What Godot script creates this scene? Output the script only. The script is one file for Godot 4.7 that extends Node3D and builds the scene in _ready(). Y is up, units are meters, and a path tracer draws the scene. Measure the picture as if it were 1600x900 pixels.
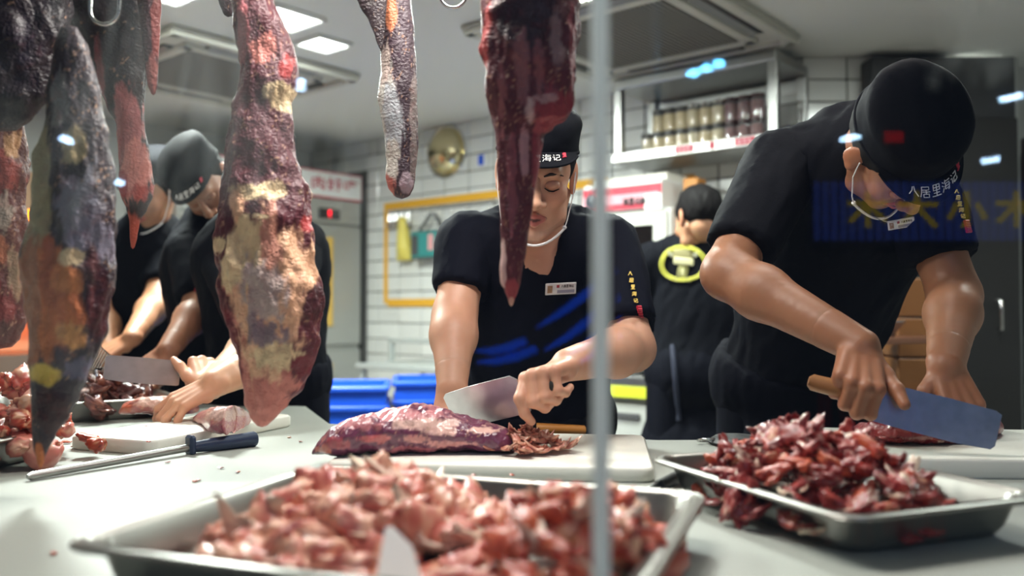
extends Node3D
# A butcher's counter seen through the shop window: hanging beef, trays of trimmings, butchers at work, tiled kitchen behind.

const CAM_Y := 1.16
const TOP := 0.90            # counter height
const CEIL := 2.28
const FPX := 1350.0
const PITCH := 0.02592       # camera tilt, radians up

var cam: Camera3D
var M := {}
var taken := {}
var nz := FastNoiseLite.new()
var nz2 := FastNoiseLite.new()
var rng := RandomNumberGenerator.new()
var jobs := []               # surfaces waiting to be meshed

# kitchen frame: s along the tiled wall, t away from it into the room
var WO := Vector3(-1.42, 0, -6.07)
var WE := Vector3(0.766, 0, 0.643)
var WN := Vector3(-0.643, 0, 0.766)

# ------------------------------------------------------------------ survey helpers
func ray(px: float, py: float) -> Vector3:
	var x := (px - 800.0) / FPX
	var y := (450.0 - py) / FPX
	return Vector3(x, y * cos(PITCH) + sin(PITCH), -cos(PITCH) + y * sin(PITCH))

func P(px: float, py: float, d: float) -> Vector3:
	var r := ray(px, py)
	return Vector3(0, CAM_Y, 0) + r * (d / -r.z)

func on_height(px: float, py: float, h: float) -> Vector3:
	var r := ray(px, py)
	return Vector3(0, CAM_Y, 0) + r * ((h - CAM_Y) / r.y)

func W(s: float, y: float, t: float) -> Vector3:
	return WO + WE * s + WN * t + Vector3(0, y, 0)

func on_wall(px: float, py: float, t: float) -> Vector2:      # (s, y) on the plane at distance t from the tiled wall
	var r := ray(px, py)
	var o := Vector3(0, CAM_Y, 0)
	var k := (t - (o - WO).dot(WN)) / r.dot(WN)
	var p := o + r * k
	return Vector2((p - WO).dot(WE), p.y)

# ------------------------------------------------------------------ mesh collector
class Sh:
	var v := PackedVector3Array()
	var n := PackedVector3Array()
	var c := PackedColorArray()
	var uv := PackedVector2Array()
	var i := PackedInt32Array()
	var col := Color(1, 1, 1)

	func vert(p: Vector3, nn: Vector3, u := Vector2.ZERO) -> int:
		v.append(p); n.append(nn); c.append(col); uv.append(u)
		return v.size() - 1

	func tri(a: int, b: int, d: int) -> void:
		var g := (v[b] - v[a]).cross(v[d] - v[a])
		if g.dot(n[a] + n[b] + n[d]) > 0.0:
			i.append(a); i.append(d); i.append(b)
		else:
			i.append(a); i.append(b); i.append(d)

	func quad(a: Vector3, b: Vector3, d: Vector3, e: Vector3, out: Vector3) -> void:
		var nn := (b - a).cross(d - a)
		if nn.length_squared() < 1e-16:
			nn = (d - a).cross(e - a)
		nn = nn.normalized()
		if nn.dot(out) < 0.0:
			nn = -nn
		var k := vert(a, nn, Vector2(0, 1)); vert(b, nn, Vector2(1, 1)); vert(d, nn, Vector2(1, 0)); vert(e, nn, Vector2(0, 0))
		tri(k, k + 1, k + 2); tri(k, k + 2, k + 3)

	func tri3(a: Vector3, b: Vector3, d: Vector3, out: Vector3) -> void:
		var nn := (b - a).cross(d - a).normalized()
		if nn.dot(out) < 0.0:
			nn = -nn
		var k := vert(a, nn); vert(b, nn); vert(d, nn)
		tri(k, k + 1, k + 2)

	func box(o: Vector3, s: Vector3, b := Basis(), bev := 0.0) -> void:
		var h := s * 0.5
		bev = minf(bev, minf(h.x, minf(h.y, h.z)) * 0.8)
		var q := h - Vector3(bev, bev, bev)
		for ax in 3:
			var a1 := (ax + 1) % 3
			var a2 := (ax + 2) % 3
			for sg in [-1.0, 1.0]:
				var pts := []
				for k in [[-1, -1], [1, -1], [1, 1], [-1, 1]]:
					var p := Vector3.ZERO
					p[ax] = h[ax] * sg; p[a1] = q[a1] * k[0]; p[a2] = q[a2] * k[1]
					pts.append(o + b * p)
				var nn := Vector3.ZERO
				nn[ax] = sg
				quad(pts[0], pts[1], pts[2], pts[3], b * nn)
		if bev <= 0.0:
			return
		for ax in 3:
			var a1 := (ax + 1) % 3
			var a2 := (ax + 2) % 3
			for s1 in [-1.0, 1.0]:
				for s2 in [-1.0, 1.0]:
					var pts := []
					for k in [[-1, 0], [1, 0], [1, 1], [-1, 1]]:
						var p := Vector3.ZERO
						p[ax] = q[ax] * k[0]
						p[a1] = (h[a1] if k[1] == 0 else q[a1]) * s1
						p[a2] = (q[a2] if k[1] == 0 else h[a2]) * s2
						pts.append(o + b * p)
					var nn := Vector3.ZERO
					nn[a1] = s1; nn[a2] = s2
					quad(pts[0], pts[1], pts[2], pts[3], b * nn)
		for sx in [-1.0, 1.0]:
			for sy in [-1.0, 1.0]:
				for sz in [-1.0, 1.0]:
					tri3(o + b * Vector3(h.x * sx, q.y * sy, q.z * sz), o + b * Vector3(q.x * sx, h.y * sy, q.z * sz), o + b * Vector3(q.x * sx, q.y * sy, h.z * sz), b * Vector3(sx, sy, sz))

	# round bar through points; radii one per point
	func tube(p: Array, r: Array, seg := 10, closed := false) -> void:
		var m := p.size()
		var up := Vector3.UP
		var base := v.size()
		for k in m:
			var t: Vector3
			if closed:
				t = (p[(k + 1) % m] - p[(k - 1 + m) % m]).normalized()
			else:
				t = (p[mini(k + 1, m - 1)] - p[maxi(k - 1, 0)]).normalized()
			if k == 0:
				up = Vector3.UP if absf(t.y) < 0.9 else Vector3.RIGHT
			var x := t.cross(up).normalized()
			up = x.cross(t).normalized()
			var rr: float = r[mini(k, r.size() - 1)]
			for j in seg:
				var a := TAU * j / seg
				var nn := x * cos(a) + up * sin(a)
				vert(p[k] + nn * rr, nn)
		for k in (m if closed else m - 1):
			for j in seg:
				var a := base + k * seg + j
				var b := base + k * seg + (j + 1) % seg
				var d := base + ((k + 1) % m) * seg + j
				var e := base + ((k + 1) % m) * seg + (j + 1) % seg
				tri(a, b, e); tri(a, e, d)
		if not closed:
			for k in [0, m - 1]:
				var t: Vector3 = (p[1] - p[0]) if k == 0 else (p[m - 1] - p[m - 2])
				t = t.normalized() * (-1.0 if k == 0 else 1.0)
				var o := vert(p[k], t)
				for j in seg:
					vert(v[base + k * seg + j], t)
				for j in seg:
					tri(o, o + 1 + j, o + 1 + (j + 1) % seg)

	# profile of (radius, height) turned about y, each band smooth round and crisp along
	func lathe(prof: Array, xf := Transform3D(), seg := 20) -> void:
		for k in prof.size() - 1:
			var a: Vector2 = prof[k]
			var b: Vector2 = prof[k + 1]
			var sl := Vector2(b.y - a.y, a.x - b.x).normalized()
			var base := v.size()
			for j in seg:
				var an := TAU * j / seg
				var d := Vector3(cos(an), 0, sin(an))
				var nn := xf.basis * (d * sl.x + Vector3.UP * sl.y)
				vert(xf * (d * a.x + Vector3.UP * a.y), nn)
				vert(xf * (d * b.x + Vector3.UP * b.y), nn)
			for j in seg:
				var p := base + 2 * j
				var q := base + 2 * ((j + 1) % seg)
				if a.x > 1e-6:
					tri(p, p + 1, q)
				if b.x > 1e-6:
					tri(q, p + 1, q + 1)

	# grid of points, smooth; normals from the grid, turned to agree with `out` (a point inside)
	func grid(pts: Array, nu: int, nv: int, cols := [], wrap := false, inside = null) -> void:
		var base := v.size()
		for b in nv:
			for a in nu:
				var p: Vector3 = pts[b * nu + a]
				var l: Vector3 = pts[b * nu + ((a - 1 + nu) % nu if wrap else maxi(a - 1, 0))]
				var r: Vector3 = pts[b * nu + ((a + 1) % nu if wrap else mini(a + 1, nu - 1))]
				var d: Vector3 = pts[maxi(b - 1, 0) * nu + a]
				var u: Vector3 = pts[mini(b + 1, nv - 1) * nu + a]
				var nn := (r - l).cross(u - d).normalized()
				if cols.size():
					col = cols[b * nu + a]
				vert(p, nn, Vector2(float(a) / maxi(nu - 1, 1), float(b) / maxi(nv - 1, 1)))
		if inside != null:
			var s := 0.0
			for k in range(base, v.size()):
				s += n[k].dot(v[k] - inside)
			if s < 0.0:
				for k in range(base, v.size()):
					n[k] = -n[k]
		for b in nv - 1:
			for a in (nu if wrap else nu - 1):
				var p := base + b * nu + a
				var q := base + b * nu + (a + 1) % nu
				tri(p, q, q + nu); tri(p, q + nu, p + nu)
		col = Color(1, 1, 1)

	# flat outline in the plane of xf, extruded by `deep` along its z, both faces
	func slab(poly: PackedVector2Array, deep: float, xf := Transform3D()) -> void:
		var t := Geometry2D.triangulate_polygon(poly)
		for sg in [-1.0, 1.0]:
			var nn: Vector3 = xf.basis.z.normalized() * sg
			var base := v.size()
			for p in poly:
				vert(xf * Vector3(p.x, p.y, deep * 0.5 * sg), nn, p)
			for k in range(0, t.size(), 3):
				tri(base + t[k], base + t[k + 1], base + t[k + 2])
		var cw := Geometry2D.is_polygon_clockwise(poly)
		for k in poly.size():
			var a := poly[k]
			var b := poly[(k + 1) % poly.size()]
			var e := b - a
			var o := Vector3(e.y, -e.x, 0) * (-1.0 if cw else 1.0)
			quad(xf * Vector3(a.x, a.y, -deep * 0.5), xf * Vector3(b.x, b.y, -deep * 0.5), xf * Vector3(b.x, b.y, deep * 0.5), xf * Vector3(a.x, a.y, deep * 0.5), xf.basis * o)

	func join(o: Sh) -> void:
		var base := v.size()
		v.append_array(o.v); n.append_array(o.n); c.append_array(o.c); uv.append_array(o.uv)
		for k in o.i:
			i.append(base + k)

	func mesh(off := Vector3.ZERO) -> ArrayMesh:
		var a := []
		a.resize(Mesh.ARRAY_MAX)
		if off != Vector3.ZERO:
			var w := v.duplicate()
			for k in w.size():
				w[k] -= off
			a[Mesh.ARRAY_VERTEX] = w
		else:
			a[Mesh.ARRAY_VERTEX] = v
		a[Mesh.ARRAY_NORMAL] = n
		a[Mesh.ARRAY_COLOR] = c
		a[Mesh.ARRAY_TEX_UV] = uv
		a[Mesh.ARRAY_INDEX] = i
		var m := ArrayMesh.new()
		if i.size():
			m.add_surface_from_arrays(Mesh.PRIMITIVE_TRIANGLES, a)
		return m

# ------------------------------------------------------------------ blended bodies
class Field:
	var ty := PackedInt32Array()
	var pa := PackedVector3Array()
	var pb := PackedVector3Array()
	var ra := PackedFloat32Array()
	var rb := PackedFloat32Array()
	var i1: Array[Basis] = []
	var i2: Array[Basis] = []
	var ext := PackedFloat32Array()
	var k := 0.02
	var planes := []             # [normal, offset]: keeps normal.p < offset
	var cuts: Array[int] = []    # hollowed-out prims
	var lo := Vector3(1e9, 1e9, 1e9)
	var hi := Vector3(-1e9, -1e9, -1e9)

	func put(t: int, a: Vector3, r1: float, b: Vector3, r2: float, m1: Basis, m2: Basis, e: float, cut: bool) -> void:
		ty.append(t); pa.append(a); pb.append(b); ra.append(r1); rb.append(r2); i1.append(m1); i2.append(m2); ext.append(e)
		if cut:
			cuts.append(ty.size() - 1)
		else:
			lo = lo.min(a - Vector3(e, e, e)); hi = hi.max(a + Vector3(e, e, e))
			if t == 0:
				lo = lo.min(b - Vector3(r2, r2, r2)); hi = hi.max(b + Vector3(r2, r2, r2))

	func cap(a: Vector3, r1: float, b: Vector3, r2: float, cut := false) -> void:
		put(0, a, r1, b, r2, Basis(), Basis(), r1, cut)

	func chain(p: Array, r: Array) -> void:
		for j in p.size() - 1:
			cap(p[j], r[j], p[j + 1], r[j + 1])

	func ell(o: Vector3, r: Vector3, b := Basis(), cut := false) -> void:
		var inv := b.transposed()
		var s1 := Basis.from_scale(Vector3(1.0 / r.x, 1.0 / r.y, 1.0 / r.z))
		put(1, o, r.x, o, r.y, s1 * inv, (s1 * s1) * inv, maxf(r.x, maxf(r.y, r.z)), cut)

	func one(j: int, p: Vector3) -> float:
		if ty[j] == 0:
			var a := pa[j]
			var ab := pb[j] - a
			var ap := p - a
			var t := clampf(ap.dot(ab) / maxf(ab.length_squared(), 1e-9), 0.0, 1.0)
			return (ap - ab * t).length() - lerpf(ra[j], rb[j], t)
		var q := p - pa[j]
		var k0 := (i1[j] * q).length()
		return k0 * (k0 - 1.0) / maxf((i2[j] * q).length(), 1e-6)

	func ev(p: Vector3, list: PackedInt32Array) -> float:
		var d := 1e3
		for j in list:
			var e := one(j, p)
			var h := k - absf(d - e)
			d = minf(d, e)
			if h > 0.0:
				d -= h * h * 0.25 / k
		for j in cuts:
			d = maxf(d, -one(j, p))
		for q in planes:
			d = maxf(d, q[0].dot(p) - q[1])
		return d

	func all() -> PackedInt32Array:
		var l := PackedInt32Array()
		for j in ty.size():
			if not cuts.has(j):
				l.append(j)
		return l

	# first point of the surface along a ray; null where it misses
	func hit(o: Vector3, d: Vector3):
		d = d.normalized()
		var l := all()
		var t := 0.3
		for s in 160:
			var e := ev(o + d * t, l)
			if e < 0.0004:
				return o + d * t
			t += maxf(e * 0.7, 0.0004)
			if t > 8.0:
				return null
		return null

	func normal(p: Vector3) -> Vector3:
		var l := all()
		var h := 0.004
		var e := ev(p, l)
		return Vector3(ev(p + Vector3(h, 0, 0), l) - e, ev(p + Vector3(0, h, 0), l) - e, ev(p + Vector3(0, 0, h), l) - e).normalized()

	func surface(cell: float) -> Sh:
		const B := 4
		var o := lo - Vector3.ONE * cell * 2.0
		var s := (hi - lo) / cell
		var nb := Vector3i(ceili((s.x + 4) / B), ceili((s.y + 4) / B), ceili((s.z + 4) / B))
		var nx := nb.x * B + 1
		var ny := nb.y * B + 1
		var nzz := nb.z * B + 1
		var sy := nx
		var sz := nx * ny
		var val := PackedFloat32Array()
		val.resize(nx * ny * nzz)
		val.fill(1e6)
		var id := PackedInt32Array()
		id.resize(nx * ny * nzz)
		id.fill(-1)
		var every := all()
		var hd := B * cell * 0.87
		var act := PackedInt32Array()
		var dist := PackedFloat32Array()
		dist.resize(ty.size())
		for bz in nb.z:
			for by in nb.y:
				for bx in nb.x:
					var ctr := o + Vector3(bx * B + B * 0.5, by * B + B * 0.5, bz * B + B * 0.5) * cell
					var m := 1e9
					for j in every:
						var e := one(j, ctr)
						dist[j] = e
						m = minf(m, e)
					if m > hd * 1.15 + k:
						continue
					if m < -hd * 1.3 and cuts.is_empty() and planes.is_empty():
						continue
					var out := false
					for q in planes:
						if q[0].dot(ctr) - q[1] > hd * 1.1:
							out = true
					if out:
						continue
					var l := PackedInt32Array()
					for j in every:
						if dist[j] < m + 2.0 * hd + k:
							l.append(j)
					act.append(bx); act.append(by); act.append(bz)
					for z in range(bz * B, bz * B + B + 1):
						for y in range(by * B, by * B + B + 1):
							var at := z * sz + y * sy + bx * B
							for x in range(bx * B, bx * B + B + 1):
								if val[at] > 1e5:
									val[at] = ev(o + Vector3(x, y, z) * cell, l)
								at += 1
		var sh := Sh.new()
		var cells := PackedInt32Array()
		var offs := PackedInt32Array([0, 1, sy, sy + 1, sz, sz + 1, sz + sy, sz + sy + 1])
		var ed := [[0, 1], [2, 3], [4, 5], [6, 7], [0, 2], [1, 3], [4, 6], [5, 7], [0, 4], [1, 5], [2, 6], [3, 7]]
		for q in range(0, act.size(), 3):
			for z in range(act[q + 2] * B, act[q + 2] * B + B):
				for y in range(act[q + 1] * B, act[q + 1] * B + B):
					for x in range(act[q] * B, act[q] * B + B):
						var at := z * sz + y * sy + x
						var cnt := 0
						for w in offs:
							if val[at + w] < 0.0:
								cnt += 1
						if cnt == 0 or cnt == 8:
							continue
						var p := Vector3.ZERO
						var m := 0
						for e in ed:
							var a: float = val[at + offs[e[0]]]
							var b: float = val[at + offs[e[1]]]
							if (a < 0.0) != (b < 0.0):
								var t := a / (a - b)
								var e0: int = e[0]
								var e1: int = e[1]
								p += Vector3(lerpf(e0 & 1, e1 & 1, t), lerpf((e0 >> 1) & 1, (e1 >> 1) & 1, t), lerpf((e0 >> 2) & 1, (e1 >> 2) & 1, t))
								m += 1
						p /= m
						id[at] = sh.v.size()
						sh.v.append(o + (Vector3(x, y, z) + p) * cell)
						sh.n.append(Vector3.ZERO)
						sh.c.append(Color(1, 1, 1))
						sh.uv.append(Vector2.ZERO)
						cells.append(at)
		var ix := PackedInt32Array()
		var step := [1, sy, sz]
		for at in cells:
			for ax in 3:
				var a: float = val[at]
				var b: float = val[at + step[ax]]
				if (a < 0.0) == (b < 0.0):
					continue
				var u: int = step[(ax + 1) % 3]
				var w: int = step[(ax + 2) % 3]
				if at - u - w < 0:
					continue
				var q0 := id[at]
				var q1 := id[at - u]
				var q2 := id[at - u - w]
				var q3 := id[at - w]
				if q0 < 0 or q1 < 0 or q2 < 0 or q3 < 0:
					continue
				if a < 0.0:       # solid below: outward is +axis; clockwise seen from outside
					ix.append_array(PackedInt32Array([q0, q3, q2, q0, q2, q1]))
				else:
					ix.append_array(PackedInt32Array([q0, q1, q2, q0, q2, q3]))
		for q in range(0, ix.size(), 3):
			var a := ix[q]
			var b := ix[q + 1]
			var d := ix[q + 2]
			var g := (sh.v[d] - sh.v[a]).cross(sh.v[b] - sh.v[a])
			sh.n[a] += g; sh.n[b] += g; sh.n[d] += g
		for q in sh.n.size():
			sh.n[q] = sh.n[q].normalized()
		sh.i = ix
		return sh

# ------------------------------------------------------------------ scene-tree helpers
func numbered(called: String) -> String:
	var k: int = taken.get(called, 0)
	taken[called] = k + 1
	return called if k == 0 else "%s_%03d" % [called, k]

func tag(o: Node3D, label: String, category: String, group := "") -> Node3D:
	o.set_meta("label", label)
	o.set_meta("category", category)
	if group != "":
		o.set_meta("group", group)
	return o

func thing(called: String, label: String, category: String, at := Vector3.ZERO, group := "") -> Node3D:
	var o := Node3D.new()
	o.name = numbered(called)
	add_child(o)
	o.position = at
	return tag(o, label, category, group)

func obj(called: String, sh: Sh, m: Material, parent: Node3D = null) -> MeshInstance3D:   # shapes come in world axes; a part is set off from its thing's base
	var o := MeshInstance3D.new()
	var off := Vector3.ZERO
	if parent:
		var q := parent
		while q and q != self:
			off += q.position
			q = q.get_parent() as Node3D
	o.mesh = sh.mesh(off)
	o.material_override = m
	o.name = called if parent else numbered(called)
	(parent if parent else self).add_child(o, true)
	return o

func solo(called: String, sh: Sh, m: Material, label: String, category: String, group := "") -> MeshInstance3D:
	var lo := Vector3(1e9, 1e9, 1e9)
	var hi := -lo
	for p in sh.v:
		lo = lo.min(p); hi = hi.max(p)
	var at := Vector3((lo.x + hi.x) * 0.5, lo.y, (lo.z + hi.z) * 0.5)
	var o := MeshInstance3D.new()
	o.mesh = sh.mesh(at)
	o.material_override = m
	o.name = numbered(called)
	add_child(o)
	o.position = at
	tag(o, label, category, group)
	return o

func struct(called: String, sh: Sh, m: Material, parent: Node3D = null) -> MeshInstance3D:
	var o := obj(called, sh, m, parent)
	if parent == null:
		o.set_meta("kind", "structure")
	return o

func std(col: Color, rough := 0.6, metal := 0.0, vc := false) -> StandardMaterial3D:   # col is a linear base colour
	var m := StandardMaterial3D.new()
	m.albedo_color = col.linear_to_srgb()
	m.roughness = rough
	m.metallic = metal
	m.vertex_color_use_as_albedo = vc
	return m

func noise_tex(freq: float, lo: Color, hi: Color, seed_ := 1, size := 256) -> NoiseTexture2D:
	var t := NoiseTexture2D.new()
	t.width = size; t.height = size; t.seamless = true
	var f := FastNoiseLite.new()
	f.seed = seed_; f.frequency = freq; f.fractal_octaves = 4
	t.noise = f
	var g := Gradient.new()
	g.set_color(0, lo); g.set_color(1, hi)
	t.color_ramp = g
	return t

func glow(col: Color, e: float) -> StandardMaterial3D:
	var m := StandardMaterial3D.new()
	m.albedo_color = col
	m.emission_enabled = true
	m.emission = col
	m.emission_energy_multiplier = e
	return m

# ------------------------------------------------------------------ lettering
const GLYPH := {
	"ba": [[.42,.85,.35,.5,.08,.1], [.55,.9,.62,.5,.95,.08]],
	"ju": [[.15,.9,.85,.9,.85,.65,.15,.65], [.15,.9,.15,.5,.03,.05], [.25,.48,.95,.48], [.58,.62,.58,.3], [.32,.3,.32,.03,.85,.03,.85,.3,.32,.3]],
	"li": [[.18,.95,.82,.95,.82,.5,.18,.5,.18,.95], [.18,.72,.82,.72], [.5,.95,.5,.03], [.2,.28,.8,.28], [.05,.03,.95,.03]],
	"hai": [[.05,.88,.18,.78], [.02,.6,.15,.5], [.05,.05,.2,.35], [.42,.97,.3,.7], [.4,.85,.95,.85], [.42,.65,.88,.65,.84,.1,.72,.06], [.42,.65,.36,.22,.86,.22], [.28,.43,.98,.43]],
	"ji": [[.1,.92,.22,.8], [.02,.6,.22,.6,.22,.15,.35,.3], [.45,.85,.85,.85,.85,.5,.47,.5], [.47,.5,.47,.1,.95,.1,.95,.3]],
	"rou": [[.1,.72,.1,0], [.1,.72,.9,.72,.9,.08,.78,.02], [.5,.98,.48,.6,.25,.4], [.5,.62,.75,.42], [.48,.38,.25,.1], [.5,.35,.76,.12]],
	"hao": [[.22,.95,.08,.4,.4,.05], [.42,.7,.3,.3,.03,.03], [.02,.65,.48,.65], [.55,.85,.92,.85,.75,.62], [.75,.62,.75,.08,.62,.05], [.52,.45,.98,.45]],
	"chi": [[.05,.75,.05,.3,.32,.3,.32,.75,.05,.75], [.55,.97,.4,.65], [.52,.8,.95,.8], [.5,.58,.88,.58,.5,.12,.55,.05,.95,.05,.95,.22]],
	"bang": [[.3,.95,.3,.35], [.3,.12,.3,.05]],
	"mu": [[.05,.65,.95,.65], [.5,.95,.5,.03], [.5,.63,.08,.18], [.5,.63,.92,.18]],
	"da": [[.05,.62,.95,.62], [.5,.95,.48,.5,.08,.05], [.5,.55,.92,.05]],
	"xiao": [[.5,.95,.5,.05,.38,.1], [.28,.65,.08,.25], [.72,.65,.92,.25]],
}

# strokes of a word as fine cords; place(u, v) turns line units (a glyph is one unit high, 1.1 wide) into a point or null
func write(sh: Sh, word: Array, place: Callable, r: float) -> void:
	for g in word.size():
		for s in GLYPH[word[g]]:
			var pts := []
			for k in range(0, s.size() - 2, 2):
				var a := Vector2(s[k], s[k + 1])
				var b := Vector2(s[k + 2], s[k + 3])
				var m := 2
				for q in m:
					pts.append(a.lerp(b, float(q) / m))
			pts.append(Vector2(s[s.size() - 2], s[s.size() - 1]))
			var w := []
			for p in pts:
				var x = place.call(p.x + g * 1.12, p.y)
				if x != null:
					w.append(x)
			if w.size() > 1:
				sh.tube(w, [r], 5)

# the same word, each character a part of its own
func letters(parent: Node3D, called: String, word: Array, place: Callable, r: float, m: Material) -> void:
	for g in word.size():
		var sh := Sh.new()
		write(sh, [word[g]], func(u, v): return place.call(u + g * 1.12, v), r)
		if sh.i.size():
			obj(called, sh, m, parent)

# ------------------------------------------------------------------ materials
func make_materials() -> void:
	M.white_top = std(Color(0.34, 0.36, 0.325), 0.5)
	M.white_top.roughness_texture = noise_tex(0.02, Color(0.92, 0.92, 0.92), Color(1, 1, 1), 3)
	M.white_top.uv1_triplanar = true
	M.white_top.uv1_scale = Vector3(2, 2, 2)
	M.board = std(Color(0.80, 0.80, 0.72), 0.5)
	M.steel = std(Color(0.42, 0.42, 0.41), 0.40, 1.0)
	M.steel.roughness_texture = noise_tex(0.03, Color(0.7, 0.7, 0.7), Color(1, 1, 1), 5)
	M.steel.uv1_triplanar = true
	M.steel.uv1_scale = Vector3(5, 40, 5)
	M.tray = std(Color(0.34, 0.335, 0.31), 0.34, 1.0)
	M.tray.roughness_texture = noise_tex(0.02, Color(0.9, 0.9, 0.9), Color(1, 1, 1), 7)
	M.tray.uv1_triplanar = true
	M.tray.uv1_scale = Vector3(6, 6, 6)
	M.blade = std(Color(0.55, 0.57, 0.60), 0.30, 1.0)
	M.blade.albedo_texture = noise_tex(0.02, Color(0.86, 0.86, 0.86), Color(1, 1, 1), 9)
	M.blade.uv1_triplanar = true
	M.blade.uv1_scale = Vector3(5, 5, 5)
	M.chrome = std(Color(0.75, 0.75, 0.73), 0.12, 1.0)
	M.wood = std(Color(0.30, 0.13, 0.04), 0.5)
	M.amber_wood = std(Color(0.50, 0.20, 0.035), 0.5)
	M.navy = std(Color(0.02, 0.035, 0.08), 0.35)
	M.tile = []
	for k in 3:
		M.tile.append(std(Color(0.74, 0.75, 0.72) * (1.0 - 0.05 * k), 0.14))
	M.grout = std(Color(0.10, 0.10, 0.095), 0.9)
	M.ceiling = std(Color(0.72, 0.72, 0.68), 0.8)
	M.plaster = std(Color(0.45, 0.46, 0.44), 0.8)
	M.floor = std(Color(0.42, 0.41, 0.39), 0.4)
	M.dark = std(Color(0.016, 0.016, 0.017), 0.5)
	M.dark_grey = std(Color(0.07, 0.07, 0.072), 0.5)
	M.grey = std(Color(0.28, 0.28, 0.27), 0.5)
	M.table_paint = std(Color(0.34, 0.37, 0.36), 0.4, 0.2)
	M.white = std(Color(0.75, 0.75, 0.73), 0.4)
	M.yellow = std(Color(0.80, 0.42, 0.03), 0.5)
	M.lime = std(Color(0.55, 0.60, 0.03), 0.5)
	M.red = std(Color(0.50, 0.02, 0.05), 0.45)
	M.pink = std(Color(0.72, 0.33, 0.38), 0.5)
	M.blue = std(Color(0.01, 0.09, 0.62), 0.4)
	M.teal = std(Color(0.03, 0.25, 0.24), 0.4)
	M.gold = std(Color(0.75, 0.55, 0.12), 0.5)
	M.thread = std(Color(0.85, 0.85, 0.82), 0.6)
	M.brass = std(Color(0.72, 0.64, 0.40), 0.14, 1.0)
	M.plastic = std(Color(0.85, 0.85, 0.85), 0.3)
	M.black_glass = std(Color(0.008, 0.006, 0.006), 0.06)
	M.glass = StandardMaterial3D.new()
	M.glass.transparency = BaseMaterial3D.TRANSPARENCY_ALPHA
	M.glass.albedo_color = Color(0.80, 0.90, 0.95, 0.02)
	M.glass.roughness = 0.02
	M.clear = StandardMaterial3D.new()
	M.clear.transparency = BaseMaterial3D.TRANSPARENCY_ALPHA
	M.clear.albedo_color = Color(0.95, 0.97, 1.0, 0.12)
	M.clear.roughness = 0.05
	M.cloth = std(Color(0.0045, 0.005, 0.0075), 0.8)
	M.cloth.normal_enabled = true
	M.cloth_navy = std(Color(0.005, 0.006, 0.012), 0.8)
	M.apron = std(Color(0.004, 0.0045, 0.008), 0.8)
	for key in ["cloth", "cloth_navy", "apron"]:
		var t := noise_tex(0.12, Color(0, 0, 0), Color(1, 1, 1), 11)
		t.as_normal_map = true
		t.color_ramp = null
		t.bump_strength = 3.0
		M[key].normal_enabled = true
		M[key].normal_texture = t
		M[key].normal_scale = 0.35
		M[key].uv1_triplanar = true
		M[key].uv1_scale = Vector3(14, 14, 14)
		M[key].metallic_specular = 0.2
	M.hair = std(Color(0.006, 0.005, 0.005), 0.7)
	M.hair.metallic_specular = 0.25
	M.skin = std(Color(1, 1, 1), 0.48, 0.0, true)
	M.skin.subsurf_scatter_enabled = true
	M.skin.subsurf_scatter_strength = 0.12
	M.meat = std(Color(1, 1, 1), 0.30, 0.0, true)
	M.meat.clearcoat_enabled = true
	M.meat.clearcoat = 0.35
	M.meat.clearcoat_roughness = 0.22
	var bt := noise_tex(0.05, Color(0, 0, 0), Color(1, 1, 1), 21)
	bt.as_normal_map = true
	bt.color_ramp = null
	bt.bump_strength = 6.0
	M.meat.normal_enabled = true
	M.meat.normal_texture = bt
	M.meat.normal_scale = 0.5
	M.meat.uv1_triplanar = true
	M.meat.uv1_scale = Vector3(11, 11, 11)
	M.meat_dry = M.meat.duplicate()
	M.meat_dry.roughness = 0.5
	M.meat_dry.clearcoat = 0.1
	M.meat_dry.clearcoat_roughness = 0.3
	M.meat_dry.normal_scale = 0.9

# ------------------------------------------------------------------ camera, sky, lights
func make_camera() -> void:
	cam = Camera3D.new()
	cam.name = "camera"
	add_child(cam)
	cam.position = Vector3(0, CAM_Y, 0)
	cam.rotation = Vector3(PITCH, 0, 0)
	cam.fov = rad_to_deg(2.0 * atan(450.0 / FPX))
	cam.near = 0.05
	cam.far = 60
	var a := CameraAttributesPhysical.new()
	a.frustum_focus_distance = 1.62
	a.frustum_focal_length = 36.0
	a.exposure_aperture = 2.4
	cam.attributes = a
	cam.current = true
	var we := WorldEnvironment.new()
	we.name = "world_environment"
	var e := Environment.new()
	e.background_mode = Environment.BG_COLOR
	e.background_color = Color(0.10, 0.11, 0.15)
	e.tonemap_mode = Environment.TONE_MAPPER_LINEAR
	e.tonemap_exposure = 1.6
	e.sdfgi_enabled = true
	e.ssao_enabled = true
	e.ssil_enabled = true
	we.environment = e
	add_child(we)

func area(at: Vector3, towards: Vector3, size: Vector2, col: Color, e: float) -> void:
	var l := AreaLight3D.new()
	l.name = numbered("lamp_light")
	add_child(l)
	l.position = at
	var f := towards.normalized()
	var up := Vector3.UP if absf(f.y) < 0.9 else Vector3.FORWARD
	l.basis = Basis.looking_at(f, up)
	l.area_size = size
	l.light_color = col
	l.light_energy = e
	l.shadow_enabled = true

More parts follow.
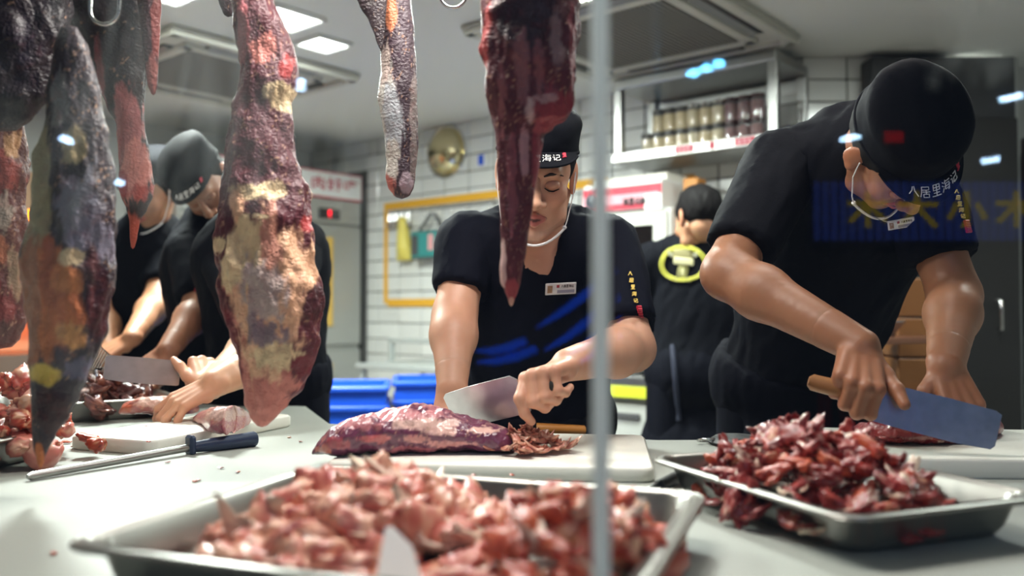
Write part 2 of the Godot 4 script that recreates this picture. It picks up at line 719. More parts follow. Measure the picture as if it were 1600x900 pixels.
# square lamp let into the ceiling, with its light
func downlight(at: Vector3, w: float, e: float, label: String, group: String, col := Color(0.96, 1.0, 0.97)) -> void:
	var t := thing("ceiling_lamp", label, "lamp", at, group)
	var f := Sh.new()
	var b := Basis(WE, Vector3.UP, WN)
	for k in 4:
		var r := b * Basis(Vector3.UP, k * PI * 0.5)
		f.box(at + r * Vector3(w * 0.5 + 0.008, -0.008, 0), Vector3(0.016, 0.02, w + 0.03), r, 0.004)
	obj("frame", f, M.white, t)
	var g := Sh.new()
	g.box(at + Vector3(0, -0.004, 0), Vector3(w, 0.006, w), b)
	obj("light_panel", g, glow(col, 9.0), t)
	area(at + Vector3(0, -0.02, 0), Vector3.DOWN, Vector2(w, w), col, e)

func make_lights() -> void:
	# lamps in the ceiling that the photograph shows
	for q in [[445, 26, 0.20, 1.3], [505, 66, 0.15, 1.3], [318, 84, 0.20, 1.3], [1512, 103, 0.17, 0.8]]:
		var names := {445: "square bright lamp in ceiling over main hanging hunk", 505: "small square lamp in ceiling beside bigger bright one", 318: "square lamp in ceiling above the capped butchers", 1512: "square lamp in ceiling above the dark cabinets"}
		downlight(on_height(q[0], q[1], CEIL), q[2], q[3], names[q[0]], "square ceiling lamps")
	var at := on_height(250, 208, CEIL)
	var t := thing("round_downlight", "round white downlight in ceiling beside the tall fridge", "lamp", at)
	var r := Sh.new()
	r.lathe([Vector2(0.075, 0.0), Vector2(0.075, -0.012), Vector2(0.066, -0.014), Vector2(0.066, -0.004)], Transform3D(Basis(), at), 24)
	obj("ring", r, M.white, t)
	var d := Sh.new()
	d.lathe([Vector2(0.066, -0.009), Vector2(0.0, -0.009)], Transform3D(Basis(), at), 24)
	obj("light_disc", d, glow(Color(1, 0.98, 0.95), 9.0), t)
	area(at + Vector3(0, -0.025, 0), Vector3.DOWN, Vector2(0.12, 0.12), Color(1, 0.98, 0.95), 1.2)
	# long butcher's lamps over the counter, above the picture
	for q in [[-0.10, 1.98, -1.26, 0.6, 0.98], [0.62, 2.06, -1.75, 0.5, 0.2], [-1.25, 2.1, -1.75, 0.8, 0.10]]:
		var p := Vector3(q[0], q[1], q[2])
		var k := thing("strip_lamp", "long white strip lamp hanging over the counter", "lamp", p, "strip lamps over the counter")
		var h := Sh.new()
		h.box(p + Vector3(0, 0.03, 0), Vector3(q[3] + 0.06, 0.05, 0.13), Basis(), 0.01)
		for sx in [-1.0, 1.0]:
			h.tube([p + Vector3(sx * q[3] * 0.4, 0.05, 0), Vector3(p.x + sx * q[3] * 0.4, CEIL, p.z)], [0.004], 6)
		obj("housing", h, M.white, k)
		var g := Sh.new()
		g.box(p + Vector3(0, 0.0, 0), Vector3(q[3], 0.012, 0.09))
		obj("light_tube", g, glow(Color(1, 0.98, 0.95), 6.0), k)
		area(p + Vector3(0, -0.012, 0), Vector3.DOWN, Vector2(q[3], 0.09), Color(1, 0.98, 0.95), q[4])
	# unseen kitchen lamps further in; the last added to brighten the right-hand tiles
	for q in [[0.35, -2.95, 7.2], [-1.2, -2.9, 5.2], [1.7, -2.6, 0.8]]:
		var p := Vector3(q[0], CEIL, q[1])
		downlight(p, 0.3, q[2], "unseen wide square lamp in ceiling over the kitchen floor", "unseen kitchen ceiling lamps")

# ------------------------------------------------------------------ the room
func tiles(wall: Node3D, o: Vector3, b: Basis, cols: int, y0: float, rows: int, shift := 0.0, wide := 1.0) -> void:
	var sh := Sh.new()
	sh.box(Vector3.ZERO, Vector3(0.2 * wide - 0.0075, 0.0935, 0.012), Basis(), 0.0025)
	var mesh := sh.mesh()
	for r in rows:
		for k in cols:
			var t := MeshInstance3D.new()
			t.mesh = mesh
			t.material_override = M.tile[rng.randi() % 3]
			t.name = "tile"
			wall.add_child(t, true)
			var p := o + b.x * (shift + 0.2 * wide * (k + 0.5)) + Vector3(0, y0 + 0.1 * r + 0.05, 0) + b.z * 0.005
			t.transform = Transform3D(b * Basis.from_euler(Vector3(rng.randf_range(-1, 1), rng.randf_range(-1, 1), 0) * 0.004), p - wall.position)

func make_room() -> void:
	var f := Sh.new()
	f.box(Vector3(-0.8, -0.05, -2.4), Vector3(12, 0.1, 9))
	struct("floor", f, M.floor)
	var c := Sh.new()
	c.box(Vector3(-0.8, CEIL + 0.05, -3.6), Vector3(12, 0.1, 6.2))
	struct("ceiling", c, M.ceiling)
	var b := Basis(WE, Vector3.UP, WN)
	# tiled wall at the back: tile by tile
	var w := Sh.new()
	w.box(W(1.74, CEIL * 0.5, -0.06), Vector3(3.58, CEIL, 0.12), b)
	var wall := struct("wall_back", w, M.grout)
	tiles(wall, W(0.73, 0, 0), b, 14, 0.58, 17)
	tiles(wall, W(0.62, 0, 0), b, 1, 0.58, 17, 0.0, 0.55)
	tiles(wall, W(0.02, 0, 0), b, 3, 2.08, 2)
	# short tiled pier, square to the window
	var p := Sh.new()
	p.box(Vector3(1.62, CEIL * 0.5, -3.86), Vector3(0.68, CEIL, 0.12))
	var pier := struct("wall_pier", p, M.grout)
	tiles(pier, Vector3(1.28, 0, -3.80), Basis(), 2, 0.58, 17, 0.0)
	# walls that close the room
	var s := Sh.new()
	s.box(W(-0.06, CEIL * 0.5, 3.5), Vector3(0.12, CEIL, 7.4), b)
	struct("wall_left", s, M.plaster)
	var r := Sh.new()
	r.box(Vector3(2.6, CEIL * 0.5, -4.02), Vector3(1.6, CEIL, 0.12))
	struct("wall_kitchen_end", r, M.plaster)
	var e := Sh.new()
	e.box(Vector3(3.35, CEIL * 0.5, -2.3), Vector3(0.12, CEIL, 3.5))
	struct("wall_right", e, M.plaster)
	for q in [[-4.6, 3.6], [3.0, 0.8]]:
		var g := Sh.new()
		g.box(Vector3(q[0], CEIL * 0.5, -0.56), Vector3(q[1], CEIL, 0.1))
		struct("wall_front", g, M.plaster)
	var low := Sh.new()
	low.box(Vector3(-0.1, 0.43, -0.56), Vector3(5.4, 0.86, 0.06))
	struct("wall_counter_front", low, M.plaster)

func make_window() -> void:
	# two panes that meet at a pale joint bar, leaning a hair as in the picture
	var d := 0.60
	var top := P(947.5, 0, d)
	var bot := P(972, 900, d)
	var dir := (bot - top) / (bot.y - top.y)
	var a := top + dir * (CEIL - top.y)
	var z := top + dir * (0.86 - top.y)
	for k in 2:
		var x0 := -2.8 if k == 0 else 2.6
		var i0 := a.x + (-0.004 if k == 0 else 0.004)
		var i1 := z.x + (-0.004 if k == 0 else 0.004)
		var w := struct("window_%d" % (k + 1), single(PackedVector2Array([Vector2(x0, 0.86), Vector2(i1, 0.86), Vector2(i0, CEIL), Vector2(x0, CEIL)]), -d), M.glass)
		w.set_meta("label", "pane of shop window glass")
		# greasy smears inside the pane, veiling glare painted in as pale haze
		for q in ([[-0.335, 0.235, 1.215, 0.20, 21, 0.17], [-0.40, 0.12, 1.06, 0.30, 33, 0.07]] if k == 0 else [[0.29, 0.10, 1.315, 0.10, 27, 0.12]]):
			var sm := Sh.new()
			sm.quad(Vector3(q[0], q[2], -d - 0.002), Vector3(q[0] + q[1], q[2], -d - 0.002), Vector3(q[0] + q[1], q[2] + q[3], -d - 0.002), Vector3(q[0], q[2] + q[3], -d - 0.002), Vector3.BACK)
			obj("haze_smear", sm, haze_smear_material(q[4], q[5]), w)
	var j := Sh.new()
	j.box((a + z) * 0.5, Vector3(0.0115, (a - z).length(), 0.012), Basis(Vector3.RIGHT, (a - z).normalized(), Vector3.BACK).orthonormalized(), 0.003)
	var jm := std(Color(0.72, 0.75, 0.74), 0.3)
	jm.backlight_enabled = true
	jm.backlight = Color(0.95, 0.97, 0.97)
	struct("trim_1", j, jm)

func haze_smear_material(sd: int, most: float) -> StandardMaterial3D:  # smear streaks with the glare haze put into their colour and alpha
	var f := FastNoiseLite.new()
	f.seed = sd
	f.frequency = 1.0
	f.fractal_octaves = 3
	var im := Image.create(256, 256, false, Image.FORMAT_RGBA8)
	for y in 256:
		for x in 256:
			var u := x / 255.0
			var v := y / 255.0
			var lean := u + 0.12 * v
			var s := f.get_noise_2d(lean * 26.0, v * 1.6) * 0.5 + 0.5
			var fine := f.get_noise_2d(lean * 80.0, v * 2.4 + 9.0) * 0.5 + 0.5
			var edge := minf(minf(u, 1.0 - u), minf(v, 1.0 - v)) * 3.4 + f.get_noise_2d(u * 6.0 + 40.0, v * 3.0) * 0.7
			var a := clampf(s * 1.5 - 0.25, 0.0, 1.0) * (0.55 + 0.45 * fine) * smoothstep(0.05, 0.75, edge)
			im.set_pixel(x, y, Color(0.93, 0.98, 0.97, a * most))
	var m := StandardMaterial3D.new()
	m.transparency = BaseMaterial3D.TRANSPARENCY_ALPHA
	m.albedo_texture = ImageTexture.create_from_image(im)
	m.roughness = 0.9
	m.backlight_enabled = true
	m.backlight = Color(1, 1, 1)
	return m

func single(poly: PackedVector2Array, z: float) -> Sh:
	var sh := Sh.new()
	var t := Geometry2D.triangulate_polygon(poly)
	for p in poly:
		sh.vert(Vector3(p.x, p.y, z), Vector3.BACK, p)
	for k in range(0, t.size(), 3):
		sh.tri(t[k], t[k + 1], t[k + 2])
	return sh

# ------------------------------------------------------------------ kitchen behind
func wbox(sh: Sh, s0: float, s1: float, y0: float, y1: float, t0: float, t1: float, bev := 0.0) -> void:
	sh.box(W((s0 + s1) * 0.5, (y0 + y1) * 0.5, (t0 + t1) * 0.5), Vector3(absf(s1 - s0), absf(y1 - y0), absf(t1 - t0)), Basis(WE, Vector3.UP, WN), bev)

func wpart(called: String, m: Material, parent: Node3D, s0: float, s1: float, y0: float, y1: float, t0: float, t1: float, bev := 0.0) -> MeshInstance3D:
	var sh := Sh.new()
	wbox(sh, s0, s1, y0, y1, t0, t1, bev)
	return obj(called, sh, m, parent)

func air_conditioner(at: Vector3, w: float, label: String) -> void:
	var b := Basis(WE, Vector3.UP, WN)
	var t := thing("ceiling_air_conditioner", label, "air conditioner", at, "ceiling cassettes")
	var cream := std(Color(0.52, 0.51, 0.45), 0.6)
	var f := Sh.new()
	f.box(at + Vector3(0, -0.012, 0), Vector3(w, 0.024, w), b, 0.008)
	for k in 4:
		var r := b * Basis(Vector3.UP, k * PI * 0.5)
		f.box(at + r * Vector3(w * 0.345, -0.030, 0), Vector3(0.05, 0.02, w * 0.74), r, 0.006)
		f.box(at + r * Vector3(w * 0.47, -0.030, 0), Vector3(0.05, 0.02, w * 0.98), r, 0.006)
	obj("panel", f, cream, t)
	var g := Sh.new()
	g.box(at + Vector3(0, -0.026, 0), Vector3(w * 0.62, 0.012, w * 0.62), b)
	for k in 30:
		g.box(at + b * Vector3((k - 14.5) * w * 0.62 / 30.0, -0.034, 0), Vector3(w * 0.010, 0.008, w * 0.62), b)
	obj("grille", g, std(Color(0.22, 0.21, 0.19), 0.7), t)
	for k in 4:
		var r := b * Basis(Vector3.UP, k * PI * 0.5)
		var v := Sh.new()
		v.box(at + r * Vector3(w * 0.407, -0.027, 0), Vector3(w * 0.066, 0.008, w * 0.56), r)
		var m := obj("vent", v, M.dark, t)
		var l := Sh.new()
		l.box(at + r * Vector3(w * 0.40, -0.036, 0), Vector3(w * 0.03, 0.004, w * 0.55), r * Basis(Vector3(0, 0, 1), 0.5))
		obj("flap", l, M.grey, m)

func jar(at: Vector3, r: float, h: float, lidm: Material, fill: Color, label: String) -> void:
	var t := thing("food_jar", label, "jar", at, "jars on the steel wall shelf")
	var x := Transform3D(Basis(), at)
	var f := Sh.new()
	f.lathe([Vector2(0, 0.003), Vector2(r * 0.93, 0.003), Vector2(r * 0.93, h * 0.74), Vector2(0, h * 0.76)], x, 14)
	obj("contents", f, std(fill, 0.7), t)
	var g := Sh.new()
	g.lathe([Vector2(0, 0.0), Vector2(r, 0.0), Vector2(r, h * 0.78), Vector2(r * 0.86, h * 0.84), Vector2(r * 0.86, h * 0.86)], x, 14)
	obj("glass", g, M.clear, t)
	var l := Sh.new()
	l.lathe([Vector2(r * 0.98, h * 0.84), Vector2(r * 0.98, h), Vector2(0, h)], x, 14)
	obj("lid", l, lidm, t)

func make_shelf() -> void:
	var tf := 0.36
	var a := on_wall(958, 128, tf)      # far top end
	var c := on_wall(1212, 74, tf)      # near top end
	var lowa := on_wall(963, 252, tf)
	var s0 := a.x
	var s1 := c.x
	var y1 := (a.y + c.y) * 0.5
	var y0 := lowa.y
	y0 = (y0 + on_wall(1172, 231, tf).y) * 0.5
	var t := thing("wall_shelf", "brushed steel wall shelf with jars, open at the front", "shelf", W((s0 + s1) * 0.5, y0, tf * 0.5))
	wpart("top_board", M.steel, t, s0, s1, y1 - 0.045, y1, 0.01, tf, 0.004)
	wpart("bottom_board", M.steel, t, s0 - 0.02, s1, y0, y0 + 0.045, 0.01, tf, 0.004)
	for s in [s0 + 0.02, s1 - 0.02]:
		for q in [0.03, tf - 0.022]:
			wpart("upright", M.steel, t, s - 0.02, s + 0.02, y0 + 0.045, y1 - 0.045, q - 0.018, q + 0.018, 0.003)
	wpart("back_rail", M.steel, t, s0, s1, y1 - 0.11, y1 - 0.05, 0.012, 0.022)
	# price strips on the edge
	for px in [1069, 1112, 1164]:
		var q := on_wall(px, 235 if px < 1100 else (228 if px < 1150 else 222), tf)
		var lb := wpart("price_label", M.red, t, q.x - (0.045 if px != 1112 else 0.012), q.x + (0.045 if px != 1112 else 0.012), y0 + 0.008, y0 + 0.038, tf, tf + 0.003)
		if px != 1112:
			for k in 3:
				wpart("print", M.pink, lb, q.x - 0.03 + k * 0.022, q.x - 0.016 + k * 0.022, y0 + 0.016, y0 + 0.030, tf + 0.003, tf + 0.004)
	# two storeys of jars
	var cream := Color(0.62, 0.48, 0.24)
	var dark: Material = std(Color(0.05, 0.012, 0.012), 0.4)
	var steel_lid: Material = std(Color(0.10, 0.09, 0.08), 0.35)
	var floor_y := y0 + 0.045
	var x := on_wall(1012, 225, 0.22).x
	var n := 10
	var step := (on_wall(1183, 200, 0.22).x - x) / (n - 1)
	for k in n:
		var red := k >= 7
		var h := 0.098
		var names := ["small", "amber", "cream", "beige", "golden", "pale", "straw", "dark red", "brown red", "crimson"]
		var col: Color = (Color(0.16, 0.03, 0.02) if red else cream.lerp(Color(0.7, 0.62, 0.42), rng.randf()))
		jar(W(x + step * k, floor_y, 0.22), 0.031, h, dark if red else steel_lid, col, "%s jar in lower row of steel shelf" % (["cream filled", "dark red"][int(red)]))
		if k > 0 and k < 10:
			var s := x + step * (k + (0.0 if k < 5 else 0.05))
			jar(W(s, floor_y + h, 0.22), 0.032, 0.105, dark if red else (M.chrome if k in [4, 5, 6] else steel_lid), col, "%s jar stacked on upper row of steel shelf" % (["cream filled", "dark red"][int(red)]))

func make_tall_fridge() -> void:
	# stands against the wall on the far side, front along s = 0.62
	var t := thing("tall_fridge", "tall steel two-door fridge under a white sign", "fridge", W(0.31, 0, 0.7))
	var sf := 0.62
	var grey := std(Color(0.42, 0.43, 0.41), 0.4, 0.6)
	wpart("body", grey, t, 0.02, sf - 0.03, 0.05, 2.02, 0.05, 1.32, 0.006)
	for q in [[0.10, 0.91, 0.06, 0.68], [0.10, 0.91, 0.70, 1.31], [0.94, 1.70, 0.06, 0.68], [0.94, 1.70, 0.70, 1.31]]:
		var d := wpart("door", grey, t, sf - 0.03, sf, q[0], q[1], q[2], q[3], 0.006)
		var h: float = q[3] - 0.05 if q[2] < 0.5 else q[2] + 0.05
		wpart("handle", std(Color(0.62, 0.40, 0.08), 0.4), d, sf, sf + 0.02, q[0] + 0.12, q[1] - 0.08, 0.30 if q[2] < 0.5 else h - 0.02, 0.345 if q[2] < 0.5 else h + 0.02, 0.004)
	wpart("control_strip", grey, t, sf - 0.03, sf - 0.005, 1.71, 1.86, 0.06, 1.31, 0.004)
	var sc := wpart("control_display", M.dark, t, sf - 0.005, sf + 0.008, 1.735, 1.80, 0.24, 0.40, 0.004)
	var g := Sh.new()
	write(g, ["bang"], func(u, v): return W(sf + 0.011, 1.745 + v * 0.045, 0.335 - u * 0.04), 0.006)
	obj("led_digits", g, glow(Color(1, 0.05, 0.15), 3.0), sc)
	# sign board with red rim and lettering
	var sg := thing("fridge_sign", "white sign with red rim and red characters above tall fridge", "sign", W(sf, 1.87, 0.55))
	wpart("rim", M.red, sg, sf - 0.02, sf + 0.005, 1.865, 2.035, 0.06, 1.25, 0.003)
	wpart("face", M.white, sg, sf + 0.003, sf + 0.008, 1.875, 2.025, 0.07, 1.24)
	var y := 1.915
	letters(sg, "character", ["rou", "hao", "chi"], func(u, v): return W(sf + 0.009, y + v * 0.085, 0.47 - u * 0.115), 0.0055, M.red)
	letters(sg, "character", ["rou", "bang"], func(u, v): return W(sf + 0.009, y + v * 0.085, 0.74 - u * 0.105), 0.0055, M.red)
	letters(sg, "character", ["hao"], func(u, v): return W(sf + 0.009, y + v * 0.085, 0.87 - u * 0.105), 0.0055, M.red)

func make_header_cabinet() -> void:
	# white-framed cabinet with dark door and a red and pink header
	var tf := 0.52
	var a := on_wall(912, 300, tf)
	var c := on_wall(1034, 283, tf)
	var yb := on_wall(912, 335, tf).y
	var y1 := (a.y + c.y) * 0.5
	var t := thing("display_cabinet", "white cabinet with dark glass door under red header", "cabinet", W((a.x + c.x) * 0.5, 0.88, 0.3))
	wpart("body", M.white, t, a.x, c.x + 0.03, 0.90, yb, 0.03, tf - 0.02, 0.006)
	var d := wpart("door", std(Color(0.62, 0.62, 0.55), 0.4), t, a.x, c.x + 0.02, 0.93, yb - 0.01, tf - 0.02, tf, 0.005)
	wpart("pane", M.black_glass, d, a.x + 0.06, c.x - 0.045, 0.99, yb - 0.07, tf, tf + 0.004)
	var h := wpart("header", M.white, t, a.x, c.x, yb, y1 + 0.02, 0.05, tf, 0.005)
	wpart("red_face", M.red, h, a.x, c.x, yb + 0.005, y1, tf, tf + 0.004)
	wpart("pink_band", M.pink, h, a.x, c.x - 0.015, yb + 0.03, y1 - 0.035, tf + 0.004, tf + 0.006)
	var q := on_wall(928, 316, tf)
	var kn := Sh.new()
	kn.lathe([Vector2(0.032, 0.0), Vector2(0.030, 0.02), Vector2(0, 0.024)], Transform3D(Basis(WE, WN, -Vector3.UP), W(q.x, q.y, tf + 0.004)), 16)
	obj("knob", kn, std(Color(0.04, 0.05, 0.07), 0.4), h)
	var q2 := on_wall(1008, 300, tf)
	wpart("sticker", M.white, h, q2.x, q2.x + 0.085, y1 - 0.115, y1 - 0.045, tf + 0.006, tf + 0.008)
	var q3 := on_wall(975, 306, tf)
	letters(h, "character", ["hai", "li", "ji", "rou"], func(u, v): return W(q3.x + u * 0.026, y1 - 0.085 + v * 0.03, tf + 0.007), 0.003, M.dark)
	var post := thing("wooden_post", "amber wooden upright beside the red-headed cabinet", "post", W(c.x + 0.09, 0.88, 0.4))
	wpart("upright", M.amber_wood, post, c.x + 0.055, c.x + 0.125, 0.90, y1 + 0.02, 0.36, 0.44, 0.004)
	wpart("foot", M.amber_wood, post, c.x + 0.045, c.x + 0.135, 0.88, 0.90, 0.32, 0.48, 0.003)
	var top := thing("folded_box", "flat pale box lying on the red-headed cabinet", "box", W(a.x + 0.25, y1 + 0.02, 0.3))
	wpart("carton", std(Color(0.78, 0.76, 0.68), 0.6), top, a.x + 0.02, c.x - 0.01, y1 + 0.021, y1 + 0.05, 0.1, 0.46, 0.004)
	wpart("flap", std(Color(0.74, 0.72, 0.63), 0.6), top, a.x + 0.02, c.x - 0.01, y1 + 0.05, y1 + 0.053, 0.28, 0.46)

func make_wall_things() -> void:
	# yellow tape frame on the tiles
	var q0 := on_wall(600, 318, 0.015)
	var q1 := on_wall(602, 474, 0.015)
	var q2 := on_wall(936, 268, 0.015)
	var t := thing("tape_frame", "yellow tape frame marked out on the white tiles", "tape", W(q0.x, q1.y, 0.012))
	var w := 0.045
	wpart("strip", M.yellow, t, q0.x, q2.x, q0.y - w, q0.y, 0.012, 0.015)
	wpart("strip", M.yellow, t, q0.x, q0.x + w * 0.8, q1.y, q0.y - w, 0.012, 0.015)
	wpart("strip", M.yellow, t, q0.x + w * 0.8, q2.x, q1.y - 0.02, q1.y + w * 0.6, 0.012, 0.015)
	wpart("strip", M.yellow, t, q2.x, q2.x + w, q0.y - 0.16, q0.y, 0.012, 0.015)
	# second one by the cabinet
	var r0 := on_wall(1050, 285, 0.015)
	var r1 := on_wall(1085, 268, 0.015)
	var t2 := thing("tape_frame", "orange tape corner on tiles between cabinet and steel shelf", "tape", W(r0.x, 1.0, 0.012))
	var am := std(Color(0.62, 0.27, 0.03), 0.5)
	wpart("strip", am, t2, r0.x, r1.x, r1.y - 0.08, r1.y - 0.01, 0.012, 0.015)
	wpart("strip", am, t2, r0.x, r0.x + 0.045, 0.9, r1.y - 0.08, 0.012, 0.015)
	wpart("strip", M.yellow, t2, r1.x - 0.055, r1.x, r1.y - 0.30, r1.y - 0.08, 0.012, 0.015)
	# hook rail
	var h0 := on_wall(606, 330, 0.05)
	var h1 := on_wall(775, 300, 0.05)
	var rail := thing("hook_rail", "steel rail with small hooks on the tiled wall", "rail", W(h0.x, h0.y, 0.03))
	var bar := Sh.new()
	bar.tube([W(h0.x, h0.y, 0.05), W(h1.x, h0.y, 0.05)], [0.008], 8)
	bar.tube([W(h0.x + 0.04, h0.y, 0.05), W(h0.x + 0.04, h0.y, 0.0)], [0.006], 6)
	bar.tube([W(h1.x - 0.04, h0.y, 0.05), W(h1.x - 0.04, h0.y, 0.0)], [0.006], 6)
	obj("bar", bar, M.chrome, rail)
	for k in 9:
		var s := h0.x + 0.06 + k * (h1.x - h0.x - 0.1) / 8.0
		var hk := Sh.new()
		var pts := []
		for j in 7:
			var an := -PI * 0.1 + PI * 1.15 * j / 6.0
			pts.append(W(s, h0.y - 0.045 - 0.016 * sin(an), 0.066 - 0.016 * cos(an)))
		pts.push_front(W(s, h0.y, 0.05))
		hk.tube(pts, [0.0035], 6)
		obj("hook", hk, M.chrome, rail)
	# steel grips hanging by the end of the rail
	for k in 4:
		var s := h0.x + 0.03 + k * 0.058
		var g := Sh.new()
		g.lathe([Vector2(0.0, 0.0), Vector2(0.016, 0.004), Vector2(0.018, 0.03), Vector2(0.008, 0.045), Vector2(0.006, 0.09), Vector2(0.0, 0.095)], Transform3D(Basis(), W(s, h0.y - 0.115, 0.062)), 10)
		solo("steel_weight", g, M.chrome, "small round steel weight hanging on the hook rail", "weight", "steel weights on the hook rail")
	# pair of yellow gloves
	var gl := on_wall(632, 372, 0.07)
	var F := Field.new()
	F.k = 0.02
	F.cap(W(gl.x - 0.02, gl.y + 0.11, 0.07), 0.028, W(gl.x, gl.y - 0.06, 0.07), 0.05)
	F.ell(W(gl.x, gl.y - 0.09, 0.07), Vector3(0.058, 0.055, 0.03), Basis(WE, Vector3.UP, WN))
	F.cap(W(gl.x - 0.035, gl.y - 0.1, 0.07), 0.018, W(gl.x - 0.055, gl.y - 0.135, 0.07), 0.014)
	F.cap(W(gl.x + 0.03, gl.y - 0.1, 0.07), 0.017, W(gl.x + 0.05, gl.y - 0.13, 0.07), 0.012)
	solo("rubber_glove", F.surface(0.012), std(Color(0.72, 0.60, 0.12), 0.5), "yellow rubber glove hanging under the hook rail", "glove")
	# teal weighing box on a strap
	var b0 := on_wall(652, 362, 0.06)
	var b1 := on_wall(696, 404, 0.06)
	var bx := thing("portable_scale", "teal and grey portable scale hanging by a strap", "scale", W((b0.x + b1.x) * 0.5, b1.y, 0.06))
	wpart("case", std(Color(0.12, 0.14, 0.14), 0.5), bx, b0.x, b1.x, b1.y, b0.y, 0.03, 0.12, 0.012)
	wpart("face", M.teal, bx, b0.x + 0.012, b1.x - 0.012, b1.y + 0.012, b0.y - 0.012, 0.12, 0.126, 0.003)
	wpart("speaker_grille", M.dark_grey, bx, b0.x + 0.02, b0.x + 0.075, b1.y + 0.025, b0.y - 0.03, 0.126, 0.129)
	wpart("print", std(Color(0.72, 0.35, 0.35), 0.5), bx, b1.x - 0.08, b1.x - 0.035, b1.y + 0.05, b0.y - 0.03, 0.126, 0.129)
	var st := Sh.new()
	var pk := W((b0.x + b1.x) * 0.5 + 0.02, h0.y - 0.05, 0.066)
	st.tube([W(b0.x + 0.03, b0.y, 0.07), pk + Vector3(-0.012, 0, 0), pk + Vector3(0.012, 0, 0), W(b1.x - 0.01, b0.y, 0.07)], [0.011], 6)
	obj("strap", st, M.dark_grey, bx)
	# polished round lid on the wall
	var c := on_wall(695, 237, 0.03)
	var dish := thing("steel_bowl", "round polished steel bowl hung on the tiles by the ceiling", "bowl", W(c.x, c.y, 0.02))
	var ds := Sh.new()
	var prof := []
	for k in 9:
		var an := PI * 0.5 * k / 8.0
		prof.append(Vector2(0.135 * cos(an), 0.02 + 0.085 * sin(an)))
	prof.push_front(Vector2(0.155, 0.02))
	prof.push_front(Vector2(0.155, 0.01))
	ds.lathe(prof, Transform3D(Basis(WE, WN, -Vector3.UP), W(c.x, c.y, 0.0)), 28)
	obj("dome", ds, M.brass, dish)
	var rm := Sh.new()
	var ring := []
	for k in 28:
		var an := TAU * k / 28.0
		ring.append(W(c.x + cos(an) * 0.155, c.y + sin(an) * 0.155, 0.016))
	rm.tube(ring, [0.008], 6, true)
	obj("rim", rm, M.chrome, dish)
	# small blue socket plate
	var sk := on_wall(752, 250, 0.02)
	var so := thing("wall_socket", "small socket with blue rocker on tiles below steel bowl", "socket", W(sk.x, sk.y, 0.012))
	wpart("plate", M.white, so, sk.x - 0.04, sk.x + 0.04, sk.y - 0.04, sk.y + 0.04, 0.012, 0.022, 0.003)
	wpart("rocker", M.blue, so, sk.x - 0.02, sk.x + 0.02, sk.y - 0.03, sk.y + 0.03, 0.022, 0.026)

